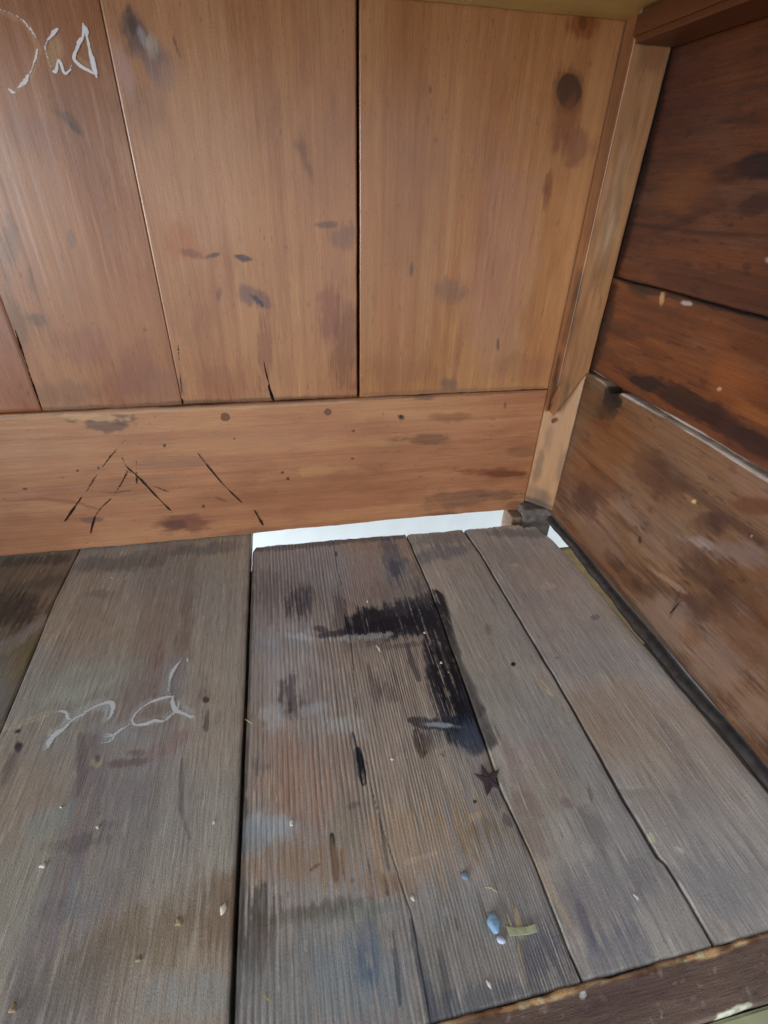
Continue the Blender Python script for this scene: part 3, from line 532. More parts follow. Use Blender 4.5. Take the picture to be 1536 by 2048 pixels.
for z0, z1, rec, c0, c1, c2, sd, kn in rb:
    RIGHT.append(board('side_board', M_RIGHT, cab, 'right', .045, .5725, z0, z1, .018, (.0012, .0011), rpine(c0, c1, c2, sd, KR, F=45, wv=1.2, ring=.34, ro=.5, mott=.55, kn=tuple((b_, a_, r_, s_) for a_, b_, r_, s_ in kn)),
        hpine(.00022, sd), along='a', off=.359 + rec, items=right_items, K=KR, eb0=wob(.0012, 30, sd), eb1=(interp([(0, 0), (.46, 0), (.472, -.005), (.482, -.009), (.49, -.004), (.50, -.0005), (.6, 0)], .0007, 40, 3) if rec == 0 else wob(.0008, 30, sd + 1)), rnd=.0016))
ribbons('scratch_marks', M_SCR, RIGHT[0], 'right', [([(1382, 1182), (1360, 1205), (1340, 1228)], 4, .35), ([(1360, 1180), (1380, 1190)], 4, .3)], .359, .0004, 3)

# ---- cleat under the top, top board, side panel
def edgebox(name, lo, hi, cols, seed, K, along, parent=cab, bev=.002, mat=None, step=.0025):
    """solid bar with its own dense skin for the wood grain"""
    import bmesh
    lo = np.array(lo); hi = np.array(hi); bm = bmesh.new(); bmesh.ops.create_cube(bm, size=1)
    mid = (lo + hi) / 2; d = hi - lo
    for v in bm.verts: v.co = Vector((v.co.x * d[0], v.co.y * d[1], v.co.z * d[2]))
    bmesh.ops.bevel(bm, geom=bm.edges[:], offset=bev, segments=3, affect='EDGES')
    for k in range(3):
        n_ = int(d[k] / step)
        for i in range(1, n_):
            pc = Vector((0, 0, 0)); pc[k] = -d[k] / 2 + i * d[k] / n_; no = Vector((0, 0, 0)); no[k] = 1
            if n_ > 400 and i % 4: continue
            bmesh.ops.bisect_plane(bm, geom=bm.verts[:] + bm.edges[:] + bm.faces[:], plane_co=pc, plane_no=no)
    me = bpy.data.meshes.new(name); bm.to_mesh(me); bm.free()
    n = len(me.vertices); co = np.zeros(n * 3, np.float32); me.vertices.foreach_get('co', co); co = co.reshape(-1, 3) + mid
    oth = [k for k in range(3) if k != along]
    U = co[:, oth[0]] + co[:, oth[1]]; V = co[:, along]
    c, r, st = pine(*cols, seed, K, F=60, ring=.25, ro=.5, mott=.35)(U, V)
    dis = .0004 * np.stack([fbm(V * 40, U * 40, seed + k, 3) for k in range(3)], 1)
    me.vertices.foreach_set('co', (co - mid + dis).astype(np.float32).ravel()); me.polygons.foreach_set('use_smooth', [False] * len(me.polygons))
    a1 = me.attributes.new('col', 'FLOAT_COLOR', 'POINT'); a1.data.foreach_set('color', np.concatenate([c, r[:, None]], 1).astype(np.float32).ravel())
    a2 = me.attributes.new('gr', 'FLOAT_VECTOR', 'POINT'); a2.data.foreach_set('vector', np.stack([U, V, U * 0], 1).astype(np.float32).ravel())
    o = link(name, me, mat or M_RIGHT, parent); o.location = mid; return o
edgebox('cleat', (.318, .05, .5085), (.3635, .5325, .5303), ((92, 52, 28), (64, 36, 20), (104, 62, 36)), 111, KR, 1, bev=.004, step=.006)
edgebox('top_board', (-.82, .045, .5305), (.40, .5675, .548), ((176, 158, 114), (150, 130, 88), (190, 174, 130)), 112, KB, 0, mat=M_BACK, step=.012)
edgebox('side_panel', (-.825, .045, .0), (-.806, .58, .5300), ((104, 66, 44), (72, 42, 30), (124, 84, 58)), 113, KR, 2, step=.012)

# ---- floor planks
fl_common = []
P1_items = [S([(95, 1495), (130, 1450), (180, 1415), (220, 1405), (222, 1430), (212, 1441)], 22, (138, 142, 146), .42, .8, .6, 120), S([(350, 1393), (300, 1405), (266, 1435), (275, 1450), (330, 1440), (356, 1415)], 18, (138, 142, 148), .42, .8, .6, 120), S([(355, 1405), (385, 1435)], 16, (142, 146, 152), .5, .8, .6, 120), S([(362, 1320), (345, 1355), (338, 1390)], 20, (132, 138, 144), .4, .8, .6, 120), S([(262, 1446), (235, 1468), (205, 1482)], 30, (130, 134, 138), .45, .8, .6, 90), S([(0, 1462), (50, 1446), (110, 1425)], 14, (142, 138, 124), .4, .8, .6, 120),
    
    # heartwood streak down the middle, grey and brown patches
    S([(345, 1100), (330, 1200), (300, 1330), (285, 1420)], 90, (98, 80, 74), .39, .8, .4, 20, .5), S([(385, 1120), (370, 1250), (345, 1400)], 18, (92, 72, 66), .47, .8, .5, 40, .5), S([(322, 1290), (310, 1400)], 16, (96, 68, 56), .47, .8, .5, 40, .5),
    S([(190, 1480), (180, 1560), (150, 1680), (90, 1860), (40, 2048)], 60, (88, 78, 82), .55, .7, .4, 20, .5), S([(240, 1560), (235, 1640), (190, 1800), (120, 2048)], 110, (96, 88, 92), .4, .8, .4, 20, .5), S([(365, 1520), (362, 1620), (380, 1680)], 10, (80, 70, 74), .6, .7, .4, 50), S([(160, 1470), (170, 1530), (160, 1590)], 16, (84, 72, 72), .5, .7, .4, 50),
    E(345, 1488, 44, 14, -34, (112, 74, 56), .58, .6, .4, 60), E(290, 1500, 90, 44, -12, (112, 108, 110), .47, .7, .5, 50, .2), E(230, 1470, 60, 12, 14, (112, 112, 116), .47, .7, .5), E(255, 1528, 40, 9, -8, (84, 72, 70), .7, .6, .6, 120), E(270, 1508, 20, 7, 0, (88, 70, 60), .55, .6, .6, 120), E(165, 1375, 110, 40, -22, (116, 122, 112), .47, .8, .5, 30, .2), E(345, 1350, 30, 50, 0, (112, 114, 118), .39, .8, .5, 30, .2),
    E(150, 1385, 70, 14, -15, (128, 132, 124), .31, .8, .5, 60, .2),
    E(413, 1402, 6, 6, 0, (44, 38, 40), .9, .5, .4), E(415, 1440, 6, 24, 5, (70, 58, 58), .7, .7, .6, 120), E(408, 1390, 14, 14, 0, (88, 70, 60), .39, .8, .5), E(38, 1465, 7, 4, -20, (44, 38, 36), .9, .5, .4), E(38, 1495, 8, 10, 20, (42, 36, 36), .9, .6, .6, 120), E(20, 1540, 10, 44, 20, (70, 62, 60), .5, .8, .5), E(193, 1528, 11, 10, 0, (128, 118, 96), .62, .5, .5, 120), E(196, 1520, 6, 7, 0, (66, 54, 50), .62, .5, .5),
    E(115, 1640, 50, 26, -30, (100, 112, 112), .43, .8, .5, 30, .2), E(60, 1750, 60, 120, 20, (112, 116, 110), .35, .9, .5, 20, .3), E(150, 1690, 60, 14, -8, (72, 66, 68), .5, .8, .6, 40, .3), E(200, 1660, 30, 12, -30, (78, 70, 72), .5, .8, .6, 40, .3), E(430, 1650, 50, 30, 0, (116, 110, 104), .31, .9, .5, 20, .2),
    E(440, 1830, 50, 70, 10, (98, 74, 54), .55, .8, .5, 25, .4), E(320, 1860, 130, 56, -22, (96, 80, 58), .55, .8, .5, 20, .4), E(150, 1960, 120, 50, -30, (86, 78, 64), .43, .8, .5, 20, .3), E(130, 1820, 50, 20, -10, (80, 76, 78), .4, .9, .6, 30, .3), E(160, 1800, 30, 60, 10, (100, 106, 110), .31, .9, .5, 30, .3),
    E(400, 1990, 110, 44, 0, (108, 112, 112), .47, .8, .4, 20, .2), E(445, 1760, 30, 16, -20, (98, 82, 60), .31, .9, .5, 30),
    E(390, 1150, 60, 40, 0, (106, 104, 98), .39, .9, .5, 20, .3), E(230, 1130, 90, 16, -5, (72, 68, 64), .6, .8, .6, 40), E(420, 1100, 90, 12, -5, (76, 74, 74), .6, .8, .6, 40), E(200, 1190, 30, 8, 0, (72, 62, 56), .39, .8, .6), E(230, 1250, 90, 60, 10, (112, 100, 86), .31, .9, .5, 20, .3), E(470, 1250, 26, 160, 0, (116, 110, 104), .31, .9, .5, 20, .3),
]
P0_items = [E(30, 1215, 60, 30, -10, (52, 44, 38), .75, .8, .6, 30, .2), E(90, 1165, 50, 14, -10, (66, 58, 50), .6, .8, .6, 40), E(60, 1260, 60, 10, -30, (112, 108, 108), .45, .8, .6, 40), E(40, 1320, 50, 40, -20, (92, 80, 48), .6, .8, .5, 30), E(10, 1290, 60, 12, -20, (98, 98, 92), .5, .8, .6, 40), E(80, 1120, 80, 10, -5, (58, 50, 46), .7, .8, .5, 40)]
P2_items = [E(585, 1340, 80, 110, 0, (126, 124, 128), .6, .8, .5, 25, .4), E(640, 1130, 120, 44, 0, (114, 114, 120), .6, .8, .5, 25, .3), E(560, 1260, 60, 60, 0, (122, 120, 126), .5, .8, .5, 30, .4), E(760, 1480, 90, 60, 0, (130, 116, 106), .4, .9, .5, 30, .4),
    
    # grime along the far end and the left edge
    S([(505, 1100), (600, 1092), (700, 1080), (810, 1074)], 16, (66, 64, 66), .7, .8, .6, 60), S([(503, 1110), (498, 1250), (492, 1400), (485, 1600)], 18, (52, 50, 50), .7, .8, .5, 50), S([(490, 1600), (478, 1800), (470, 2040)], 28, (60, 58, 54), .6, .8, .6, 40),
    E(600, 1160, 80, 60, 0, (98, 96, 102), .39, .9, .5, 30, .3), E(560, 1190, 60, 44, 0, (78, 70, 70), .5, .9, .6, 40, .5), E(598, 1206, 24, 26, 0, (58, 54, 62), .75, .8, .7, 60, .4), E(680, 1230, 12, 50, -8, (60, 58, 62), .6, .8, .6, 60, .4), E(735, 1170, 34, 70, -8, (118, 94, 86), .43, .8, .6, 40, .6), E(785, 1110, 20, 50, -18, (60, 68, 84), .58, .7, .5, 50, .4), E(790, 1140, 13, 22, -10, (48, 56, 72), .55, .7, .5, 60, .3), E(800, 1190, 60, 30, 0, (92, 84, 82), .5, .8, .5, 40, .3),
    # black spill: bar, limb and foot
    E(800, 1215, 64, 14, -12, (64, 66, 72), .75, .8, .7, 60, .6), S([(738, 1248), (790, 1244), (840, 1232), (876, 1218)], 76, (34, 35, 38), .97, .4, .45, 70, .2, .6), E(838, 1214, 56, 20, -12, (50, 52, 56), .85, .6, .6, 60, .4), E(858, 1222, 34, 22, 0, (30, 31, 34), .85, .6, .5, 60, .4), E(800, 1292, 44, 7, -6, (70, 66, 66), .6, .6, .6, 90, .3), S([(700, 1262), (760, 1250), (850, 1238)], 26, (34, 34, 38), .9, .4, .5, 70, .6, .6), S([(862, 1210), (878, 1260), (884, 1310), (900, 1370), (915, 1420), (930, 1450)], 76, (36, 38, 42), .97, .3, .25, 60, .35, .55), S([(905, 1360), (925, 1430), (945, 1475)], 52, (32, 34, 40), .9, .5, .4, 60, .1, .6), S([(870, 1300), (888, 1380), (925, 1440)], 30, (24, 26, 28), .7, .6, .4, 60, .6, .6),
    S([(700, 1262), (670, 1268), (640, 1272)], 16, (48, 46, 52), .8, .7, .6, 90, .5), S([(820, 1440), (860, 1448), (910, 1448), (950, 1440)], 26, (32, 40, 48), 1.0, .4, .5, 90, .3, .6), S([(832, 1462), (840, 1480), (846, 1508)], 26, (26, 26, 28), 1.0, .5, .6, 90, .9), E(865, 1475, 26, 24, 0, (48, 48, 50), .7, .8, .7, 60, .9), E(940, 1475, 30, 34, 0, (60, 68, 82), .62, .8, .5, 50, .5), E(905, 1310, 10, 80, -10, (20, 21, 24), .6, .7, .3, 60),
    S([(815, 1290), (825, 1330), (838, 1360)], 12, (56, 54, 58), .7, .7, .6, 90, .9), S([(770, 1370), (790, 1400)], 30, (74, 66, 68), .6, .8, .6, 60, .9), E(750, 1370, 12, 34, -8, (66, 60, 64), .6, .8, .6, 60, .9), E(578, 1385, 18, 40, 5, (66, 56, 58), .75, .7, .7, 70, .9), E(596, 1420, 20, 22, 0, (60, 54, 54), .7, .7, .7, 70, .9), E(622, 1390, 26, 40, 0, (96, 84, 84), .5, .8, .6, 60, .9), E(560, 1290, 50, 18, 0, (104, 108, 118), .43, .8, .7, 80, .3), E(610, 1275, 34, 7, 8, (138, 144, 154), .47, .7, .9, 160, .3), E(730, 1274, 60, 6, -4, (140, 144, 148), .51, .6, .9, 160, .3), E(640, 1258, 16, 7, 20, (42, 40, 44), .7, .6, .6, 120), E(745, 1285, 44, 7, -8, (88, 78, 72), .47, .7, .7), E(690, 1300, 110, 14, 0, (108, 98, 92), .27, .8, .6, 60),
    E(545, 1432, 24, 24, 0, (140, 146, 152), .43, .7, .7, 90, .5), E(625, 1418, 34, 14, -20, (132, 134, 140), .51, .6, .5, 90, .3), E(692, 1450, 36, 18, 8, (136, 140, 144), .51, .6, .5, 90, .3), E(700, 1470, 60, 8, 8, (126, 126, 126), .39, .8, .6, 90, .3), E(880, 1450, 30, 5, 4, (128, 142, 152), .62, .5, .6, 120), E(790, 1430, 80, 60, 0, (122, 104, 92), .23, .9, .5, 30, .6),
    E(500, 1320, 30, 90, 0, (98, 94, 98), .31, .9, .5, 30, .4), E(580, 1560, 70, 90, 0, (136, 100, 80), .47, .8, .5, 25, .4), E(700, 1570, 40, 110, -4, (122, 98, 84), .31, .9, .5, 25, .5), E(640, 1500, 90, 30, 0, (110, 92, 82), .31, .9, .5, 25, .5), E(520, 1530, 22, 20, 0, (80, 68, 72), .6, .8, .7, 70, .6), E(860, 1560, 110, 60, 0, (128, 110, 92), .39, .9, .5, 25, .5),
    S([(714, 1498), (720, 1530), (727, 1568)], 20, (30, 33, 38), 1.0, .35, .4, 90, .3), S([(704, 1465), (712, 1495)], 8, (44, 40, 38), .8, .6, .5, 90, .6),
    E(535, 1648, 54, 26, 2, (118, 130, 142), .58, .7, .45, 60, .25), E(500, 1670, 30, 30, 0, (104, 112, 118), .47, .8, .5, 60, .3), E(700, 1650, 36, 40, 0, (108, 100, 86), .58, .6, .5, 60, .15), E(708, 1610, 14, 6, -20, (80, 66, 64), .55, .6, .5),
    S([(664, 1670), (668, 1710), (672, 1760)], 14, (36, 32, 34), .9, .6, .5, 90, .8), S([(682, 1700), (688, 1760)], 8, (48, 42, 42), .8, .7, .6, 90, .8), S([(760, 1640), (768, 1690), (778, 1740)], 10, (46, 42, 40), .8, .6, .6, 90, .8), S([(766, 1750), (775, 1790)], 10, (44, 40, 38), .7, .6, .6, 90, .8), S([(787, 1750), (792, 1780)], 6, (44, 40, 38), .7, .6, .6, 90, .8), S([(736, 1720), (742, 1750)], 6, (44, 40, 38), .6, .6, .6, 90, .8),
    E(600, 1730, 110, 34, -4, (118, 92, 66), .55, .8, .6, 30, .5), E(830, 1690, 100, 70, 0, (134, 108, 78), .47, .9, .5, 25, .5), E(960, 1640, 60, 50, 0, (112, 94, 70), .39, .9, .5, 25, .5), E(955, 1632, 12, 10, 0, (150, 126, 84), .55, .6, .5, 90), E(975, 1655, 26, 22, 0, (92, 76, 50), .47, .8, .6, 60, .5), E(830, 1726, 30, 14, -14, (128, 106, 96), .55, .6, .5, 90, .2), E(850, 1712, 34, 6, -20, (150, 132, 108), .39, .7, .6, 90), E(770, 1770, 60, 22, 0, (112, 84, 60), .39, .9, .6, 40, .5),
    S([(620, 1740), (640, 1728)], 6, (72, 40, 52), .62, .6, .5, 120), E(510, 1880, 34, 80, 6, (52, 46, 40), .7, .8, .6, 40, .6), E(600, 1835, 110, 20, -6, (66, 60, 46), .51, .8, .7, 40, .5), E(660, 1815, 70, 16, -12, (72, 64, 50), .47, .8, .7, 50, .4), E(740, 1820, 50, 14, -10, (92, 98, 92), .55, .7, .6, 60, .2), E(530, 1880, 16, 34, 12, (88, 60, 44), .39, .8, .6, 60, .6),
    E(680, 1880, 110, 50, -6, (102, 102, 96), .47, .8, .5, 30, .3), E(640, 1960, 200, 110, 0, (84, 82, 80), .45, .9, .4, 20, .5), E(940, 1930, 200, 120, 0, (88, 82, 78), .45, .9, .4, 20, .5), E(720, 1950, 100, 70, 0, (96, 104, 112), .47, .9, .5, 25, .4), E(600, 1990, 130, 60, 0, (100, 100, 98), .39, .9, .5, 25, .4), E(735, 1900, 14, 60, -6, (66, 76, 90), .47, .8, .6, 50, .7), E(730, 1945, 22, 30, -6, (60, 74, 92), .47, .8, .6, 50, .6), S([(822, 1840), (838, 1920), (858, 2000), (872, 2048)], 22, (52, 56, 68), .58, .7, .5, 50, .7), S([(786, 1860), (795, 1950), (800, 2010)], 9, (60, 58, 58), .7, .7, .6, 70, .8), S([(880, 1900), (895, 1990), (905, 2040)], 16, (56, 58, 62), .7, .7, .6, 60, .8), S([(910, 1835), (916, 1860)], 6, (48, 42, 38), .7, .6, .5, 120),
    E(960, 1900, 120, 60, 0, (104, 96, 86), .31, .9, .5, 25, .4), E(1080, 1900, 40, 60, -20, (72, 68, 76), .7, .8, .5, 40, .4), E(1000, 1990, 120, 30, -14, (72, 72, 76), .6, .8, .5, 30, .5), E(1060, 1830, 36, 60, -20, (96, 92, 96), .39, .8, .5, 40, .4), E(1010, 1700, 40, 90, -16, (100, 92, 84), .31, .9, .5, 30, .5),
    E(950, 1603, 4, 4, 0, (22, 18, 18), .95, .4, .2), E(672, 1108, 3, 6, 0, (36, 34, 34), .7, .6, .4), E(990, 1600, 12, 18, -20, (76, 72, 78), .5, .8, .5), S([(1009, 1630), (1022, 1652)], 14, (60, 58, 62), .6, .8, .5),
    E(850, 1150, 26, 40, -15, (88, 80, 76), .6, .8, .5, 50, .5), E(845, 1190, 20, 20, 0, (70, 70, 74), .6, .8, .5, 50, .5), E(1000, 1530, 10, 50, -24, (128, 120, 112), .31, .9, .5, 40, .5),
    E(1038, 1850, 7, 30, -12, (170, 146, 104), .51, .7, .9, 160), 
]
P3_items = [S([(872, 1190), (886, 1240), (906, 1320), (930, 1380), (950, 1420)], 34, (36, 36, 41), .97, .3, .25, 60, .1, .6), S([(940, 1380), (965, 1450), (980, 1480)], 34, (46, 46, 50), .8, .7, .45, 50, .3), E(885, 1105, 60, 14, -10, (84, 84, 92), .7, .8, .6, 40, .2), E(870, 1080, 60, 12, -6, (82, 80, 84), .5, .8, .6, 40), E(975, 1260, 8, 12, 0, (72, 66, 66), .5, .7, .9, 120), E(950, 1350, 70, 120, -20, (112, 104, 94), .39, .9, .5, 20, .4),
    E(1027, 1328, 5, 4.2, 0, (12, 10, 10), .98, .3, .1), E(1092, 1376, 22, 5, 48, (176, 152, 124), .47, .6, .5, 120), E(1090, 1560, 60, 60, -20, (112, 98, 82), .39, .9, .5, 20, .4), E(1025, 1540, 16, 70, -20, (104, 82, 78), .39, .9, .5, 30, .5), E(1080, 1500, 60, 20, -6, (120, 98, 96), .31, .9, .5, 30, .3), E(1180, 1585, 4, 22, -15, (84, 60, 60), .62, .6, .5, 120), E(1135, 1606, 12, 8, 20, (90, 68, 72), .47, .7, .6), E(1190, 1660, 16, 40, -25, (84, 76, 76), .5, .8, .6, 50, .4), E(1060, 1640, 20, 60, -20, (96, 76, 60), .39, .8, .6, 40, .6),
    E(1200, 1800, 120, 70, -25, (88, 84, 90), .6, .9, .4, 20, .3), E(1230, 1900, 90, 50, -15, (84, 84, 92), .6, .9, .4, 20, .3), E(1180, 1700, 60, 60, 0, (108, 104, 104), .31, .9, .4, 20, .3),
    S([(960, 1462), (985, 1520), (1003, 1580)], 5, (190, 172, 140), .47, .6, .7, 160, .5), S([(1003, 1580), (1030, 1650), (1058, 1700), (1080, 1760)], 7, (150, 128, 92), .55, .6, .7, 120, .4), S([(1097, 1800), (1120, 1860), (1140, 1915), (1158, 1958)], 13, (176, 162, 140), .7, .45, .35, 120, .2), S([(1075, 1720), (1100, 1780), (1140, 1850)], 14, (140, 120, 92), .39, .8, .7, 90, .9), E(1170, 1840, 8, 50, -20, (70, 68, 80), .5, .8, .6, 60, .5)]
P4_items = [E(1190, 1235, 8, 5, 0, (66, 54, 62), .85, .6, .7, 160), E(1112, 1316, 6, 4, 0, (72, 60, 56), .55, .6, .7, 160), E(1030, 1130, 10, 4, 0, (176, 162, 152), .39, .6, .9, 200), E(1095, 1172, 14, 7, 0, (166, 150, 136), .39, .7, .9, 200), E(1100, 1190, 120, 60, 45, (120, 106, 104), .39, .9, .5, 20, .4), E(1010, 1100, 70, 26, 0, (98, 100, 104), .39, .9, .5, 30, .2), E(1040, 1066, 60, 8, 0, (74, 72, 72), .6, .8, .5, 40), E(1180, 1290, 60, 60, 45, (110, 108, 108), .39, .9, .5, 20, .3), E(1250, 1450, 120, 60, 45, (118, 100, 82), .47, .9, .5, 20, .3), E(1170, 1470, 40, 60, -30, (120, 98, 78), .39, .9, .5, 20, .3), E(1330, 1600, 60, 40, 0, (112, 98, 86), .31, .9, .5, 20, .3), E(1275, 1587, 34, 10, 0, (108, 104, 94), .47, .8, .6, 60), E(1270, 1574, 22, 4, 0, (146, 138, 124), .47, .7, .7, 120), E(1400, 1620, 100, 60, 45, (104, 102, 104), .39, .9, .4, 20, .3), E(1440, 1770, 120, 70, 0, (96, 94, 98), .47, .9, .4, 20, .3), E(1355, 1500, 14, 60, -35, (88, 74, 74), .3, .9, .5, 30, .5), E(1303, 1675, 5, 12, -30, (180, 160, 128), .55, .6, .6, 160), E(1360, 1700, 10, 4, 30, (170, 164, 160), .47, .6, .6, 160), E(1360, 1850, 12, 26, -20, (120, 128, 138), .23, .8, .6, 60), S([(1360, 1765), (1385, 1810), (1412, 1855), (1430, 1880)], 8, (150, 142, 136), .66, .5, .4, 120, .2), E(1380, 1920, 60, 12, -10, (60, 50, 44), .47, .8, .5, 60), E(1150, 1060, 60, 40, 30, (84, 84, 88), .2, .9, .5)]
def pf(base, dark, light, seed, F, ring, mott, groove=0., gw=.55):
    b0 = pine(base, dark, light, seed, KF, F=F, wv=1.5, ring=ring, ro=.62, mott=mott)
    def cf(U, V):
        c, r, st = b0(U, V)
        m1 = fbm(U * 9 + V * 5, V * 9, seed + 40, 4)
        c = mixc(c, alb((122, 100, 80), KF), np.clip(m1 * .8, 0, .4)); c = mixc(c, alb((100, 104, 108), KF), np.clip(-m1 * .8, 0, .4))
        if groove:
            g = groove_f(U, V, seed, F); wr = wear(U, V, seed)
            c = mixc(c, alb((66, 56, 53), KF), np.clip(g * .85 * wr, 0, .9)); c = mixc(c, alb((160, 142, 122), KF), ss(.0, .25, 1 - g) * ss(.2, .9, np.clip(st + .4, 0, 1)) * .22 * wr)
            st = st + 1.3 * (g - .25) * wr; sh = ss(.30, .55, fbm(U * 420, V * 26, seed + 61, 3)) ; c = mixc(c, alb((44, 38, 36), KF), sh * .35 * wr)
            sh = ss(.32, .6, fbm(U * 520, V * 22, seed + 64, 3)) ; c = mixc(c, alb((172, 152, 128), KF), sh * .3 * wr)
        lt = ss(.5, .75, fbm(U * 380, V * 60, seed + 50, 2)); c = mixc(c, alb((158, 144, 128), KF), lt * .30)
        return c, r, st
    return cf
def wear(U, V, seed):
    return np.clip(.72 + .8 * fbm(U * 10, V * 7, seed + 77, 3) - .45 * ss(.28, .40, V), .08, 1.15)
def groove_f(U, V, seed, F):
    t = (U + .0028 * fbm(U * 5, V * 3, seed + 3, 2) + .0016 * fbm(U * 30, V * 9, seed + 8, 3)) * F + 350 * np.clip(U - .02, 0, 1) ** 2 * 4 + 1.0 * vn(U * 9, V * .7, seed)
    fr = t - np.floor(t); k = ss(.42, .78, fr) * (1 - ss(.86, 1.0, fr))
    return k * np.clip(.7 + .6 * fbm(U * 90, V * 14, seed + 12, 3), .2, 1.2)
def hf(amp, seed, F, crack=None, lumps=()):
    def h(U, V):
        H = .00018 * fbm(U * 350, V * 18, seed + 1, 3) + .0004 * fbm(U * 12, V * 6, seed + 2, 2)
        if amp: H = H - amp * 1.35 * groove_f(U, V, seed, F) * wear(U, V, seed) - amp * .4 * ss(.30, .55, fbm(U * 420, V * 26, seed + 61, 3)) * wear(U, V, seed)
        if crack:
            xs = np.interp(V, [p[1] for p in crack], [p[0] for p in crack]) + .0008 * fbm(V * 50, V * 0, seed + 6, 3)
            wd = np.interp(V, [p[1] for p in crack], [p[2] for p in crack])
            H = H - .0022 * (1 - ss(.4, 1.0, np.abs(U - xs) / np.maximum(wd, 1e-5))) * (wd > 2e-5)
        for (lu, lv, su, sv, am) in lumps:
            H = H + am * np.exp(-((U - lu) / su) ** 2 - ((V - lv) / sv) ** 2) * (.6 + .8 * fbm(U * 260, V * 180, seed + 9, 3))
        return H
    return h
split = [(.051, .06, .0006), (.0525, .121, .0006), (.045, .17, .00015), (.040, .213, .0002), (.040, .289, .0001), (.044, .33, .0003), (.0462, .354, .0006), (.047, .40, .0002), (.048, .439, .0003), (.0458, .487, .00025), (.0465, .52, .0002), (.047, .56, .0007)]
floor_specs = [
    (-.80, -.45, .60, pf((100, 88, 76), (80, 68, 58), (116, 106, 94), 120, 150, .2, .3), hf(0, 120, 150), (), .0014, (.004, .004), None, None, None, 0),
    (-.449, -.2755, .60, pf((88, 78, 64), (66, 56, 48), (104, 98, 88), 121, 150, .2, .35), hf(0, 121, 150), P0_items, .0014, (.0012, .0014), None, interp([(.05, .0118), (.30, .0113), (.38, .0068), (.475, .0008), (.57, 0)], .0006, 14, 2), None, 0),
    (-.2738, -.0615, .60, pf((119, 111, 101), (94, 82, 77), (134, 128, 120), 122, 260, .30, .3), hf(.00004, 122, 260), P1_items, .0016, (.0007, .0012), interp([(.05, .012), (.30, .0115), (.38, .007), (.475, .0005), (.57, 0)], .0005, 20, 3), wob(.0007, 9, 4), None, .0018),
    (-.0585, .1452, .5405, pf((119, 111, 107), (90, 81, 78), (136, 128, 122), 123, 235, .10, .3, groove=1), hf(.00045, 123, 235, split), P2_items, .0016, (.00055, .0011), wob(.0007, 9, 5),
        interp([(.05, .0005), (.071, .0005), (.11, 0), (.142, 0), (.186, -.004), (.254, -.0008), (.337, .0015), (.431, .0038), (.529, .0015), (.55, .0015)], .0007, 45, 6),
        interp([(-.06, -.0120), (-.057, -.007), (-.054, -.001), (-.04, 0), (.046, 0), (.145, -.003)], .0013, 130, 7), 0),
    (.1470, .2352, .5360, pf((126, 119, 113), (97, 88, 82), (144, 138, 131), 124, 330, .24, .28, groove=0), hf(.00012, 124, 330), P3_items, .0014, (.00065, .0011), interp([(.05, -.0005), (.071, -.0002), (.11, -.0008), (.142, -.001), (.186, -.0045), (.254, -.0010), (.337, .0010), (.431, .0032), (.529, .0010), (.55, .001)], .0006, 45, 6),
        interp([(.05, .0028), (.067, .0028), (.091, .0030), (.115, .0022), (.120, -.0008), (.165, -.0015), (.237, 0), (.286, 0), (.343, -.001), (.477, -.003), (.532, -.008)], .0004, 50, 9), wob(.0022, 90, 8), 0),
    (.2366, .3515, .5340, pf((128, 120, 115), (101, 91, 87), (144, 137, 132), 125, 300, .28, .28, groove=0), hf(.00012, 125, 300), P4_items, .0014, (.0007, .0011), interp([(.05, .0028), (.067, .0028), (.091, .0034), (.115, .0028), (.120, .0004), (.165, .0000), (.237, .0008), (.286, .0008), (.343, -.0002), (.477, -.0022), (.532, -.0062)], .0004, 50, 9),
        interp([(.05, .003), (.15, .0025), (.30, -.0005), (.33, -.0015), (.45, -.005), (.495, -.0085), (.51, -.011), (.53, -.016)], .0009, 60, 12),
        interp([(.225, .001), (.30, .002), (.312, .0015), (.316, -.008), (.326, -.006), (.333, -.008), (.337, -.022), (.342, -.013), (.348, -.03)], .0022, 160, 13), 0),
]
PL = []
M_GAP = plain('dark_gap_wood', tuple(lin((58, 50, 44))), .9, .3, 80)
for x0, x1, ye, cf, hfn, it, rd, st, e0, e1, ee, lift in floor_specs:
    PL.append(board('floor_plank', M_FLOOR, cab, 'floor', x0, x1, .0685, ye, .018, st, cf, hfn, off=lift, items=it, K=KF, ea0=e0, ea1=e1, eb1=ee, rnd=rd))
for xb in (-.2747, -.0600, .1461, .2359):  # unseen strips added under the plank gaps to keep them dark
    box('dark_gap_strip', M_GAP, cab, (xb - .009, .07, -.034), (xb + .009, .515, -.0185), .001)
box('dark_gap_strip', M_GAP, cab, (.345, .07, -.034), (.3745, .318, -.0185), .001)  # another added strip, darkens the gap beside the moulding
